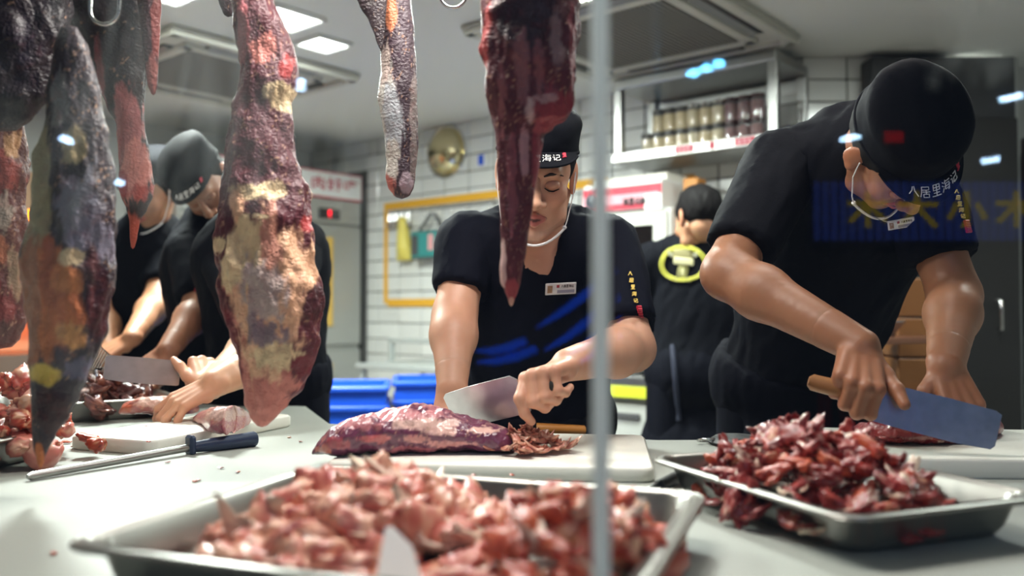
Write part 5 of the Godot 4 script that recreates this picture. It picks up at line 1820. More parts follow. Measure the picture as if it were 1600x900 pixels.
# ---- head in its own axes
func head_field(H: Transform3D, s := 1.0) -> Field:
	var F := Field.new()
	F.k = 0.016
	var b := H.basis
	var T := Transform3D(b.scaled_local(Vector3.ONE * s), H.origin)
	var el := func(o: Vector3, r: Vector3): F.ell(T * o, r * s, b)
	var cp := func(a: Vector3, r1: float, c: Vector3, r2: float): F.cap(T * a, r1 * s, T * c, r2 * s)
	el.call(Vector3(0, 0.040, -0.014), Vector3(0.075, 0.088, 0.094))
	el.call(Vector3(0, 0.000, 0.028), Vector3(0.064, 0.078, 0.060))
	el.call(Vector3(0, -0.050, 0.036), Vector3(0.053, 0.056, 0.050))
	for x: float in [-1.0, 1.0]:
		cp.call(Vector3(0.058 * x, -0.038, -0.004), 0.016, Vector3(0.045 * x, -0.080, 0.022), 0.018)
		cp.call(Vector3(0.045 * x, -0.080, 0.022), 0.018, Vector3(0.014 * x, -0.102, 0.062), 0.016)
		el.call(Vector3(0.041 * x, -0.022, 0.058), Vector3(0.022, 0.022, 0.022))
	el.call(Vector3(0, -0.100, 0.068), Vector3(0.023, 0.017, 0.017))
	cp.call(Vector3(-0.034, 0.026, 0.074), 0.013, Vector3(0.034, 0.026, 0.074), 0.013)
	return F

func face_detail(H: Transform3D, s := 1.0, open := true) -> Field:
	var F := Field.new()
	F.k = 0.007
	var b := H.basis
	var T := Transform3D(b.scaled_local(Vector3.ONE * s), H.origin)
	var cp := func(a: Vector3, r1: float, c: Vector3, r2: float): F.cap(T * a, r1 * s, T * c, r2 * s)
	# nose with wings
	cp.call(Vector3(0, 0.016, 0.085), 0.0080, Vector3(0, -0.012, 0.101), 0.0092)
	cp.call(Vector3(0, -0.012, 0.101), 0.0092, Vector3(0, -0.030, 0.109), 0.0125)
	for x: float in [-1.0, 1.0]:
		F.ell(T * Vector3(0.0145 * x, -0.034, 0.096), Vector3(0.0098, 0.0085, 0.0125) * s, b)
		# lowered lids
		F.ell(T * Vector3(0.031 * x, 0.002, 0.0745), Vector3(0.0165, 0.0105, 0.0135) * s, b)
		# ears
		F.ell(T * Vector3(0.078 * x, 0.0, -0.012), Vector3(0.0065, 0.031, 0.019) * s, b * Basis(Vector3.UP, -0.35 * x))
		F.ell(T * Vector3(0.077 * x, -0.026, -0.004), Vector3(0.006, 0.012, 0.010) * s, b)
	# lips
	var up := -0.0595 if open else -0.062
	var dn := -0.0765 if open else -0.072
	for x: float in [-1.0, 1.0]:
		cp.call(Vector3(0, up, 0.0895), 0.0056, Vector3(0.021 * x, (up + dn) * 0.5 + 0.001, 0.0775), 0.0040)
		cp.call(Vector3(0, dn, 0.0875), 0.0068, Vector3(0.020 * x, (up + dn) * 0.5 - 0.002, 0.0775), 0.0040)
	return F

func skin_tint(sh: Sh, base: Color, H = null, s := 1.0) -> void:
	var inv := Transform3D()
	if H != null:
		inv = H.affine_inverse()
	for k in sh.v.size():
		var p := sh.v[k]
		var c := base * (0.93 + 0.14 * (nz.get_noise_3dv(p * 220.0) * 0.5 + 0.5))
		c = c.lerp(Color(base.r * 1.02, base.g * 0.72, base.b * 0.66), 0.25 * clampf(nz2.get_noise_3dv(p * 90.0), 0, 1))
		if H != null:
			var q := inv * p / s
			var lip := Vector2(q.x / 0.023, (q.y + 0.068) / 0.0125).length()
			if q.z > 0.065 and lip < 1.15:
				c = c.lerp(Color(0.46, 0.10, 0.10), smoothstep(1.15, 0.85, lip) * 0.75)
				var gap := Vector2(q.x / 0.014, (q.y + 0.068) / 0.0030).length()
				c = c.lerp(Color(0.06, 0.02, 0.02), smoothstep(1.2, 0.8, gap) * 0.9)
			var ear := absf(absf(q.x) - 0.080)
			if ear < 0.014 and absf(q.y) < 0.04 and absf(q.z + 0.01) < 0.03:
				c = c.lerp(Color(base.r, base.g * 0.62, base.b * 0.55), 0.35)
			c = c.lerp(Color(base.r, base.g * 0.72, base.b * 0.66), 0.35 * smoothstep(0.03, 0.0, Vector3(absf(q.x) - 0.042, q.y + 0.024, q.z - 0.075).length()))
		sh.c[k] = c

func dent(sh: Sh, H: Transform3D, s := 1.0) -> void:      # eye sockets
	var inv := H.affine_inverse()
	for k in sh.v.size():
		var q := inv * sh.v[k] / s
		if q.z > 0.04:
			var e := Vector2((absf(q.x) - 0.031) / 0.021, (q.y - 0.004) / 0.015).length()
			if e < 1.0:
				sh.v[k] -= H.basis.z * 0.006 * (1.0 - e * e) * s

func wrinkle(sh: Sh, amp: float, dir: Vector3, sd: float) -> void:
	for k in sh.v.size():
		var p := sh.v[k]
		var q := p - dir * p.dot(dir) * 0.72
		var f := nz.get_noise_3dv(q * 95.0 + Vector3(sd, 0, 0)) + 0.5 * nz2.get_noise_3dv(q * 210.0 + Vector3(0, sd, 0))
		sh.v[k] = p + sh.n[k] * f * amp
	renormal(sh)

func renormal(sh: Sh) -> void:
	for k in sh.n.size():
		sh.n[k] = Vector3.ZERO
	for q in range(0, sh.i.size(), 3):
		var a := sh.i[q]
		var b := sh.i[q + 1]
		var d := sh.i[q + 2]
		var g := (sh.v[d] - sh.v[a]).cross(sh.v[b] - sh.v[a])
		sh.n[a] += g; sh.n[b] += g; sh.n[d] += g
	for k in sh.n.size():
		sh.n[k] = sh.n[k].normalized()

# ---- cap: soft crown, band and a short peak with lettering
func cap_crown(H: Transform3D, s: float) -> Field:
	var F := Field.new()
	F.k = 0.03
	var b := H.basis
	var T := Transform3D(b.scaled_local(Vector3.ONE * s), H.origin)
	F.ell(T * Vector3(0, 0.060, -0.016), Vector3(0.0845, 0.078, 0.1015) * s, b)
	F.ell(T * Vector3(0, 0.108, -0.026), Vector3(0.087, 0.036, 0.096) * s, b)
	var n := b * Vector3(0, -1, 0.16).normalized()
	F.planes.append([n, n.dot(T * Vector3(0, 0.048, 0))])
	return F

func peak_point(T: Transform3D, phi: float, r: float, lift: float) -> Vector3:
	var c := cos(phi)
	var L := 0.048 * pow(maxf(c, 0.0), 0.6)
	var e := Vector3(sin(phi) * (0.080 + L * 0.15 * r), 0.074, 0.084 * c - 0.012 + L * r)
	e.y += -0.026 * r * maxf(c, 0.3) - 0.018 * (1.0 - c) + lift
	return T * e

func make_cap(person: Node3D, H: Transform3D, s: float, crown: Sh, letters: bool, px_word := true) -> void:
	var T := Transform3D(H.basis.scaled_local(Vector3.ONE * s), H.origin)
	var c := obj("cap", crown, M.cloth, person)
	var band := Sh.new()
	var ring := []
	for k in 40:
		var a := TAU * k / 40.0
		ring.append(T * Vector3(sin(a) * 0.0825, 0.050 + 0.020 * cos(a) * 0.7, cos(a) * 0.1005 - 0.014))
	band.tube(ring, [0.0045], 8, true)
	obj("band", band, M.cloth, c)
	var pk := Sh.new()
	for lift in [0.0015, -0.0025]:
		var pts := []
		for b in 7:
			for a in 23:
				pts.append(peak_point(T, lerpf(-1.25, 1.25, a / 22.0), b / 6.0, lift))
		pk.grid(pts, 23, 7, [], false, T * Vector3(0, 0.05 if lift > 0.0 else 0.2, 0.1))
	var edge := []
	for a in 23:
		edge.append(peak_point(T, lerpf(-1.25, 1.25, a / 22.0), 1.0, -0.0005))
	pk.tube(edge, [0.0028], 6)
	obj("peak", pk, M.cloth, c)
	if letters:
		letters(c, "character", ["ba", "ju", "li", "hai", "ji"], func(u, v): return peak_point(T, -0.62 + u * 0.215, 0.80 - v * 0.40, 0.0025), 0.0009, M.thread)
		var d := Sh.new()
		write(d, ["li"], func(u, v): return peak_point(T, 0.61 + u * 0.12, 0.62 - v * 0.26, 0.0025), 0.0016)
		obj("seal", d, M.red, c)

func strap(person: Node3D, H: Transform3D, s: float) -> void:      # clear chin guard on its ear cord
	var T := Transform3D(H.basis.scaled_local(Vector3.ONE * s), H.origin)
	var m := Sh.new()
	for x: float in [-1.0, 1.0]:
		m.tube([T * Vector3(0.080 * x, 0.012, 0.004), T * Vector3(0.078 * x, -0.03, 0.018), T * Vector3(0.068 * x, -0.078, 0.045), T * Vector3(0.064 * x, -0.090, 0.055)], [0.0013], 6)
		m.tube([T * Vector3(0.064 * x, -0.090, 0.055), T * Vector3(0.062 * x, -0.092, 0.058)], [0.0042], 8)
	obj("ear_cord", m, M.plastic, person)
	var g := Sh.new()
	var pts := []
	for k in 15:
		var a := lerpf(-1.0, 1.0, k / 14.0)
		pts.append(T * Vector3(0.064 * a, -0.092 - 0.026 * (1.0 - a * a), 0.056 + 0.046 * (1.0 - a * a)))
	g.tube(pts, [0.0026], 8)
	obj("chin_guard", g, M.plastic, person)
	var sh := Sh.new()
	var q := []
	for b in 6:
		for k in 15:
			var a := lerpf(-1.0, 1.0, k / 14.0)
			q.append(T * Vector3(0.064 * a, -0.092 - 0.026 * (1.0 - a * a) + b * 0.007, 0.056 + 0.046 * (1.0 - a * a) + b * 0.004))
	sh.grid(q, 15, 6, [], false, T * Vector3.ZERO)
	obj("mouth_shield", sh, M.glass, person)

func brows(person: Node3D, H: Transform3D, s: float) -> void:
	var T := Transform3D(H.basis.scaled_local(Vector3.ONE * s), H.origin)
	for x: float in [-1.0, 1.0]:
		var e := Sh.new()
		e.tube([T * Vector3(0.014 * x, 0.0215, 0.0905), T * Vector3(0.026 * x, 0.0265, 0.0892), T * Vector3(0.040 * x, 0.0260, 0.0826), T * Vector3(0.053 * x, 0.0200, 0.0718)], [0.0014, 0.0032, 0.0029, 0.0009], 8)
		obj("eyebrow", e, std(Color(0.030, 0.018, 0.014), 0.8), person)
		var l := Sh.new()
		l.tube([T * Vector3(0.0165 * x, -0.0035, 0.0835), T * Vector3(0.025 * x, -0.0075, 0.0878), T * Vector3(0.034 * x, -0.0082, 0.0874), T * Vector3(0.046 * x, -0.0045, 0.0800)], [0.0008, 0.0014, 0.0015, 0.0008], 6)
		obj("eyelash", l, M.hair, person)

func hair_field(H: Transform3D, s: float, front: float, low: float) -> Field:
	var F := Field.new()
	F.k = 0.01
	var b := H.basis
	var T := Transform3D(b.scaled_local(Vector3.ONE * s), H.origin)
	F.ell(T * Vector3(0, 0.040, -0.016), Vector3(0.0795, 0.0935, 0.098) * s, b)
	var n := b * Vector3(0, -0.62, 1.0).normalized()
	F.planes.append([n, n.dot(T * Vector3(0, 0.0, front))])
	var m := b * Vector3(0, -1, 0.25).normalized()
	F.planes.append([m, m.dot(T * Vector3(0, low, -0.05))])
	return F

# badge pinned where the survey ray meets the shirt
func badge(person: Node3D, F: Field, px: float, py: float, w: float, h: float, roll: float) -> void:
	var p = F.hit(Vector3(0, CAM_Y, 0), ray(px, py))
	if p == null:
		return
	var n: Vector3 = F.normal(p)
	var b := Basis.looking_at(-n, Vector3.UP) * Basis(Vector3(0, 0, 1), roll)
	var o: Vector3 = p + n * 0.007
	var s := Sh.new()
	s.box(o, Vector3(w, h, 0.003), b, 0.001)
	var t := obj("name_badge", s, M.plastic, person)
	var prints := [[-0.36, 0.0, 0.16, 0.62, Color(0.42, 0.25, 0.14)], [-0.36, 0.12, 0.09, 0.2, Color(0.75, 0.62, 0.5)], [-0.10, 0.24, 0.09, 0.24, Color(0.45, 0.04, 0.06)], [0.16, -0.22, 0.56, 0.26, Color(0.34, 0.33, 0.42)]]
	for q in prints:
		var k := Sh.new()
		k.box(o + b * Vector3(q[0] * w, q[1] * h, 0.0018), Vector3(q[2] * w, q[3] * h, 0.0008), b)
		obj("print", k, std(q[4], 0.6), t)
	var wr := Sh.new()
	write(wr, ["ba", "ju", "li", "hai", "ji"], func(u, v): return o + b * Vector3((0.0 + u * 0.075) * w, (0.12 + v * 0.24) * h, 0.002), 0.0004)
	obj("lettering", wr, M.dark, t)

# gold and white embroidery down a sleeve, ending in a red patch; x, y are survey points from top to bottom
func sleeve_embroidery(person: Node3D, F: Field, a: Vector2, b: Vector2, size: float) -> void:
	var o := Vector3(0, CAM_Y, 0)
	var w := Sh.new()
	var d := (b - a)
	var words := ["ba", "ju", "li", "hai", "ji"]
	for k in words.size():
		var c := a + d * (k + 0.3) / 6.4
		write(w, [words[k]], func(u, v):
			var p = F.hit(o, ray(c.x + (u - 0.5) * size, c.y - (v - 0.5) * size))
			return null if p == null else p - ray(c.x, c.y).normalized() * 0.0035, 0.0011)
	var t := obj("sleeve_lettering", w, M.gold, person)
	var r := Sh.new()
	var c2 := a + d * 0.93
	var n2 := size * 1.1
	for k in 5:
		var p = F.hit(o, ray(c2.x + d.normalized().x * (k - 2) * n2 * 0.5, c2.y + (k - 2) * n2 * 0.5))
		var p2 = F.hit(o, ray(c2.x + n2 * 0.8 + d.normalized().x * (k - 2) * n2 * 0.5, c2.y + (k - 2) * n2 * 0.5))
		if p != null and p2 != null:
			r.tube([p - ray(c2.x, c2.y).normalized() * 0.003, p2 - ray(c2.x, c2.y).normalized() * 0.003], [0.0034], 6)
	obj("sleeve_patch", r, M.red, person)

func torso_field(hips: Vector3, chest: Vector3, sl: Vector3, sr: Vector3, neck: Vector3, k := 1.0) -> Field:
	var F := Field.new()
	F.k = 0.07
	var across := (sl - sr).normalized()
	var up := (chest - hips).normalized()
	var fw := across.cross(up).normalized()
	var b := Basis(across, fw.cross(across).normalized(), fw)
	F.ell(chest, Vector3(0.185, 0.20, 0.125) * k, b)
	F.ell(hips.lerp(chest, 0.5), Vector3(0.165, 0.19, 0.118) * k, b)
	F.ell(hips, Vector3(0.175, 0.15, 0.125) * k, b)
	F.cap(sl, 0.072 * k, neck.lerp(chest, 0.2), 0.085 * k)
	F.cap(sr, 0.072 * k, neck.lerp(chest, 0.2), 0.085 * k)
	F.cap(neck.lerp(chest, 0.25), 0.085 * k, neck, 0.064 * k)
	return F

func sleeve_field(sh: Vector3, el: Vector3, frac: float, r0: float, r1: float, cutn = null) -> Field:
	var F := Field.new()
	F.k = 0.03
	var e := sh.lerp(el, frac)
	F.cap(sh, r0, sh.lerp(el, frac + 0.12), r1)
	var n: Vector3 = (el - sh).normalized() if cutn == null else cutn
	F.planes.append([n, n.dot(e)])
	return F

func arm_field(arms: Array, neck: Vector3, head: Vector3, chest: Vector3, hips: Vector3, thick := 1.0, bare := false) -> Field:
	var F := Field.new()
	F.k = 0.025
	for a in arms:
		F.cap(a.sh, 0.052 * thick, a.el, 0.044 * thick)
		var m: Vector3 = a.el.lerp(a.wr, 0.28)
		F.cap(a.el, 0.042 * thick, m, 0.0455 * thick)
		F.cap(m, 0.0455 * thick, a.wr, 0.0285 * thick)
		F.cap(a.sh, 0.05, chest, 0.06)
	var across: Vector3 = (arms[0].sh - arms[1].sh).normalized()
	var fw := across.cross((chest - hips).normalized()).normalized()
	F.ell(chest, Vector3(0.172, 0.188, 0.117), Basis(across, fw.cross(across).normalized(), fw))
	if bare:      # breastbone that shows in the neckline
		F.ell(chest + fw * 0.020 + (chest - hips).normalized() * 0.06, Vector3(0.115, 0.13, 0.112), Basis(across, fw.cross(across).normalized(), fw))
	F.cap(chest.lerp(neck, 0.6), 0.085, neck, 0.056)
	F.cap(neck, 0.056, head, 0.054)
	F.cap(chest, 0.09, hips, 0.09)
	return F

func legs_field(hips: Vector3, across: Vector3) -> Field:
	var F := Field.new()
	F.k = 0.05
	for x: float in [-1.0, 1.0]:
		var h := hips + across * 0.085 * x + Vector3(0, -0.03, 0)
		var f := Vector3(h.x + across.x * 0.03 * x, 0.05, h.z)
		F.cap(h, 0.092, Vector3(f.x, 0.48, f.z), 0.068)
		F.cap(Vector3(f.x, 0.48, f.z), 0.066, f, 0.05)
	return F

# builds one person from a plan; everything is in the plan, nothing shared but the look
func plan_person(p: Dictionary) -> void:
	p.H = Transform3D(frame(p.face, p.up), p.head)
	var hs: float = p.get("hs", 1.0)
	var cell: float = p.get("cell", 0.010)
	p.j_arm = later(arm_field(p.arms, p.neck, p.H * Vector3(0, -0.03, -0.02), p.chest, p.hips, p.get("thick", 1.0), p.has("vneck")), cell)
	p.F_torso = torso_field(p.hips, p.chest, p.arms[0].sh, p.arms[1].sh, p.neck, p.get("build", 1.0))
	if p.has("vneck"):
		var hits := []
		for q in p.vneck:
			hits.append([p.F_torso.hit(Vector3(0, CAM_Y, 0), ray(q[0], q[1])), q[2]])
		for q in hits.size() - 1:
			p.F_torso.cap(hits[q][0], hits[q][1], hits[q + 1][0], hits[q + 1][1], true)
	p.j_torso = later(p.F_torso, cell * 1.15)
	p.j_sleeves = []
	p.F_sleeves = []
	for a in p.arms:
		var F := sleeve_field(a.sh, a.el, a.get("sleeve", 0.78), 0.076 * p.get("build", 1.0), a.get("cuff", 0.066), a.get("cut"))
		p.F_sleeves.append(F)
		p.j_sleeves.append(later(F, cell))
	p.j_hands = []
	for a in p.arms:
		if a.has("hb"):
			p.j_hands.append(later(hand_field(a.ho, a.hb, a.side, a.curl, a.thumb, a.get("hscale", 1.0), a.ho.lerp(a.el, 0.22), a.get("spread", 0.0), p.get("thick", 1.0)), p.get("hand_cell", 0.0036)))
	p.j_head = later(head_field(p.H, hs), p.get("head_cell", 0.005))
	p.j_face = later(face_detail(p.H, hs, p.get("open", true)), p.get("face_cell", 0.0032))
	if p.get("has_cap", true):
		p.j_cap = later(cap_crown(p.H, hs), 0.007)
	p.j_hair = later(hair_field(p.H, hs, p.get("hair_front", 0.016), p.get("hair_low", -0.045)), 0.006)
	p.j_legs = later(legs_field(p.hips, (p.arms[0].sh - p.arms[1].sh).normalized()), 0.016)
	var A := Field.new()
	A.k = 0.06
	var across: Vector3 = (p.arms[0].sh - p.arms[1].sh).normalized()
	var up: Vector3 = (p.chest - p.hips).normalized()
	var fw := across.cross(up).normalized()
	var b := Basis(across, fw.cross(across).normalized(), fw)
	A.ell(p.hips + up * 0.02, Vector3(0.186, 0.15, 0.137) * p.get("build", 1.0), b)
	A.ell(p.hips + Vector3(0, -0.28, 0) + fw * 0.015, Vector3(0.20, 0.24, 0.145) * p.get("build", 1.0), b)
	var n := up
	A.planes.append([n, n.dot(p.hips + up * p.get("apron_top", 0.08))])
	A.planes.append([Vector3.DOWN, -(p.hips.y - 0.42)])
	p.j_apron = later(A, 0.011)
	p.F_apron = A

func finish_person(p: Dictionary) -> Node3D:
	var base := Vector3(p.hips.x, 0, p.hips.z)
	var t := thing("person", p.label, "person", base)
	var hs: float = p.get("hs", 1.0)
	var skin: Color = p.skin
	var body: Sh = jobs[p.j_arm].out
	skin_tint(body, skin)
	for j in p.j_hands:
		var h: Sh = jobs[j].out
		skin_tint(h, Color(skin.r * 1.02, skin.g * 0.95, skin.b * 0.93))
		body.join(h)
	var hd: Sh = jobs[p.j_head].out
	dent(hd, p.H, hs)
	renormal(hd)
	skin_tint(hd, skin, p.H, hs)
	body.join(hd)
	var fc: Sh = jobs[p.j_face].out
	skin_tint(fc, skin, p.H, hs)
	body.join(fc)
	obj("body", body, M.skin, t)
	var shirt: Sh = jobs[p.j_torso].out
	var wd: Vector3 = p.get("wrinkle_dir", Vector3(0.3, 1, 0.2)).normalized()
	wrinkle(shirt, 0.008, wd, p.hips.x * 50.0)
	for k in 2:
		var s: Sh = jobs[p.j_sleeves[k]].out
		wrinkle(s, 0.006, (p.arms[k].el - p.arms[k].sh).normalized(), k * 9.0)
		shirt.join(s)
	obj("shirt", shirt, p.get("cloth", M.cloth), t)
	var ap: Sh = jobs[p.j_apron].out
	wrinkle(ap, 0.006, Vector3.UP, 3.0)
	var apron := obj("apron", ap, M.apron, t)
	obj("trousers", jobs[p.j_legs].out, M.apron, t)
	var across: Vector3 = (p.arms[0].sh - p.arms[1].sh).normalized()
	for x: float in [-1.0, 1.0]:
		var so := Sh.new()
		var f: Vector3 = Vector3(p.hips.x, 0, p.hips.z) + across * 0.115 * x
		so.lathe([Vector2(0.0, 0.0), Vector2(0.055, 0.0), Vector2(0.055, 0.05), Vector2(0.04, 0.09), Vector2(0, 0.1)], Transform3D(Basis.from_scale(Vector3(0.9, 1, 1.8)), f + Vector3(0, 0, 0.03)), 16)
		obj("shoe", so, M.dark, t)
	var hr: Sh = jobs[p.j_hair].out
	wrinkle(hr, 0.0035 if p.get("has_cap", true) else 0.008, p.H.basis.y, 5.0)
	obj("hair", hr, M.hair, t)
	if p.get("has_cap", true):
		var cr: Sh = jobs[p.j_cap].out
		wrinkle(cr, 0.003, p.H.basis.z, 2.0)
		make_cap(t, p.H, hs, cr, p.get("letters", true))
	if p.get("strap", true):
		strap(t, p.H, hs)
	if p.get("brows", false):
		brows(t, p.H, hs)
	p.node = t
	p.apron_node = apron
	return t

# hand that holds a handle: g on the handle's axis, ax along it towards the blade, back the way the back of the hand looks
func grip(a: Dictionary, g: Vector3, ax: Vector3, back: Vector3, left: bool, s := 1.0) -> void:
	ax = ax.normalized()
	var x := ax if left else -ax            # the thumb side points to the blade
	var z := (back - x * back.dot(x)).normalized()
	var y := z.cross(x)
	a.hb = Basis(x, y, z)
	a.side = 1.0 if left else -1.0
	a.ho = g - a.hb * Vector3(0.0, 0.082, -0.026) * s
	a.hscale = s
	a.wr = a.ho - a.hb.y * 0.0

func open_hand(a: Dictionary, wr: Vector3, along: Vector3, back: Vector3, left: bool, s := 1.0) -> void:
	var y := along.normalized()
	var z := (back - y * back.dot(y)).normalized()
	a.hb = Basis(y.cross(z), y, z)
	a.side = 1.0 if left else -1.0
	a.ho = wr
	a.wr = wr
	a.hscale = s

func make_people() -> void:
	# --- the butcher at the large board
	var heel := P(818, 616, 1.47)
	var tip := P(692, 647, 1.59)
	var cdir := (tip - heel).normalized()
	cleaver("broad steel cleaver held over the dark beef slab", heel + cdir * 0.0, cdir, Vector3(0.12, -1, -0.38), 0.175, 0.072, 0.072, M.dark, 0.52)
	var ma := {"sh": P(948, 388, 1.88), "el": P(988, 545, 1.74), "curl": PINCH, "thumb": THUMB_WRAP, "sleeve": 0.80, "cuff": 0.062}
	grip(ma, heel - cdir * 0.048, cdir, Vector3(0.25, 0.9, 0.35), true, 0.98)
	var mb := {"sh": P(732, 384, 1.88), "el": P(710, 495, 1.80), "curl": PRESS, "thumb": THUMB_OUT, "sleeve": 0.66, "cuff": 0.058}
	open_hand(mb, P(706, 606, 1.665), Vector3(-0.02, -0.85, 0.5), Vector3(-0.15, 0.5, 0.85), false, 0.95)
	var m := {"label": "person in black cap cutting beef slab with a cleaver, mouth open", "head": P(838, 274, 1.74), "face": Vector3(-0.03, -0.40, 0.92), "up": Vector3(0.05, 1, 0.4), "neck": P(840, 385, 1.90), "chest": P(842, 455, 1.95), "hips": P(842, 665, 2.07), "arms": [ma, mb], "skin": Color(0.60, 0.33, 0.22), "brows": true, "cell": 0.009, "head_cell": 0.0042, "face_cell": 0.0028, "hand_cell": 0.003, "cloth": M.cloth_navy, "hs": 0.98}
	m.vneck = [[838, 352, 0.060], [840, 376, 0.048], [843, 400, 0.032], [846, 410, 0.024], [849, 423, 0.012]]
	plan_person(m)

	# --- the tall butcher, bowing
	var rheel := P(1368, 622, 1.40)
	var rtip := P(1552, 668, 1.36)
	var rdir := (rtip - rheel).normalized()
	cleaver("wooden handled cleaver slicing red beef", rheel, rdir, Vector3(0.05, -1, 0.10), 0.185, 0.066, 0.10, M.wood, 0.42)
	var ra := {"sh": P(1220, 262, 1.80), "el": P(1136, 428, 1.66), "curl": GRIP, "thumb": THUMB_ALONG, "sleeve": 0.80, "cuff": 0.068}
	grip(ra, rheel - rdir * 0.034, rdir, Vector3(0.1, 0.75, 0.7), false, 1.04)
	var rb := {"sh": P(1440, 318, 1.80), "el": P(1492, 462, 1.74), "curl": CLAW, "thumb": THUMB_OUT, "sleeve": 0.62, "cuff": 0.070}
	open_hand(rb, P(1478, 572, 1.56), Vector3(0.12, -0.85, 0.5), Vector3(-0.05, 0.6, 0.8), true, 1.0)
	rb.spread = 0.5
	var r := {"label": "person in black cap bowing low over red beef with cleaver", "head": P(1398, 232, 1.60), "face": Vector3(0.36, -0.92, 0.12), "up": Vector3(0.05, 0.2, 0.97), "neck": P(1345, 225, 1.76), "chest": P(1318, 345, 1.92), "hips": P(1232, 610, 2.12), "arms": [rb, ra], "skin": Color(0.33, 0.15, 0.08), "cell": 0.010, "hand_cell": 0.003, "head_cell": 0.005, "hs": 1.04, "build": 1.08, "thick": 1.08}
	plan_person(r)

	# --- the one with his back turned
	var kb := {"sh": P(1168, 408, 3.22), "el": P(1195, 500, 3.27), "wr": P(1160, 560, 3.5)}
	var ka := {"sh": P(1022, 408, 3.22), "el": P(1005, 500, 3.27), "wr": P(1030, 565, 3.5)}
	var k := {"label": "person in black shirt turned away, oval emblem on the back", "head": P(1091, 345, 3.15), "face": Vector3(-0.35, -0.35, -0.9), "up": Vector3(0, 1, -0.3), "neck": P(1093, 385, 3.22), "chest": P(1093, 455, 3.22), "hips": P(1085, 590, 3.18), "arms": [ka, kb], "skin": Color(0.50, 0.26, 0.15), "cell": 0.014, "head_cell": 0.007, "face_cell": 0.005, "has_cap": false, "strap": false, "hair_front": 0.05, "hair_low": -0.03, "apron_top": 0.14}
	plan_person(k)

	# --- butcher hidden by the big joint: cleaver in one hand, the other on the beef
	var aheel := P(282, 580, 1.93)
	var atip := P(174, 571, 1.86)
	var adir := (atip - aheel).normalized()
	cleaver("grey cleaver held above the marbled beef", aheel, adir, Vector3(-0.05, -1, 0.1), 0.155, 0.056, 0.10, M.dark, 0.40)
	var aa := {"sh": P(352, 400, 2.36), "el": P(408, 530, 2.14), "curl": GRIP, "thumb": THUMB_ALONG, "sleeve": 0.75}
	grip(aa, aheel - adir * 0.05, adir, Vector3(0.2, 0.8, 0.5), false, 0.95)
	var ab := {"sh": P(462, 392, 2.36), "el": P(425, 560, 2.02), "curl": CLAW, "thumb": THUMB_OUT, "sleeve": 0.72}
	open_hand(ab, P(336, 598, 1.86), Vector3(-0.75, -0.45, 0.35), Vector3(-0.25, 0.75, 0.6), true, 0.95)
	ab.spread = 0.5
	var a := {"label": "person in black mostly hidden by the big fatty joint", "head": P(412, 290, 2.32), "face": Vector3(-0.3, -0.5, 0.8), "up": Vector3(0, 1, 0.5), "neck": P(412, 355, 2.36), "chest": P(412, 430, 2.40), "hips": P(418, 600, 2.48), "arms": [ab, aa], "skin": Color(0.58, 0.32, 0.20), "cell": 0.012, "head_cell": 0.007, "face_cell": 0.005, "hand_cell": 0.0034, "letters": false}
	plan_person(a)

	# --- capped butcher beside him
	var ba := {"sh": P(300, 395, 2.62), "el": P(312, 480, 2.52), "curl": GRIP, "thumb": THUMB_WRAP, "sleeve": 0.86}
	open_hand(ba, P(262, 548, 2.34), Vector3(-0.6, -0.6, 0.4), Vector3(0, 0.7, 0.7), false, 0.95)
	var bb := {"sh": P(402, 400, 2.75), "el": P(420, 500, 2.72), "wr": P(380, 560, 2.55), "sleeve": 0.8}
	var bp := {"label": "person in black cap with head bowed beside the shank", "head": P(322, 288, 2.60), "face": Vector3(0.12, -0.72, 0.62), "up": Vector3(-0.5, 0.62, 0.62), "neck": P(338, 350, 2.70), "chest": P(345, 430, 2.76), "hips": P(350, 600, 2.84), "arms": [bb, ba], "skin": Color(0.33, 0.155, 0.09), "cell": 0.013, "head_cell": 0.007, "face_cell": 0.0045, "hand_cell": 0.004}
	plan_person(bp)

	# --- masked one behind
	var ca := {"sh": P(262, 400, 3.0), "el": P(246, 470, 2.85), "curl": GRIP, "thumb": THUMB_WRAP, "sleeve": 0.7}
	open_hand(ca, P(206, 528, 2.62), Vector3(-0.7, -0.5, 0.35), Vector3(0, 0.8, 0.6), true, 0.95)
	var cb := {"sh": P(180, 400, 3.05), "el": P(165, 490, 3.0), "wr": P(170, 560, 2.8), "sleeve": 0.7}
	var c := {"label": "person with clear mouth guard looking down behind the shank", "head": P(238, 298, 2.95), "face": Vector3(-0.35, -0.45, 0.8), "up": Vector3(0, 1, 0.4), "neck": P(236, 360, 3.02), "chest": P(228, 430, 3.06), "hips": P(228, 600, 3.12), "arms": [ca, cb], "skin": Color(0.34, 0.16, 0.085), "cell": 0.014, "head_cell": 0.007, "face_cell": 0.005, "hand_cell": 0.0042, "letters": false}
	plan_person(c)

	run_jobs()
	for p in [m, r, k, a, bp, c]:
		finish_person(p)
	badge(m.node, m.F_torso, 875, 449, 0.066, 0.026, 0.06)
	badge(r.node, r.F_torso, 1407, 346, 0.050, 0.024, 0.22)
	sleeve_embroidery(m.node, m.F_sleeves[0], Vector2(984, 424), Vector2(998, 492), 7.0)
	sleeve_embroidery(r.node, r.F_sleeves[0], Vector2(1494, 296), Vector2(1510, 358), 7.0)
	sleeve_embroidery(bp.node, bp.F_sleeves[1], Vector2(316, 404), Vector2(304, 452), 6.0)
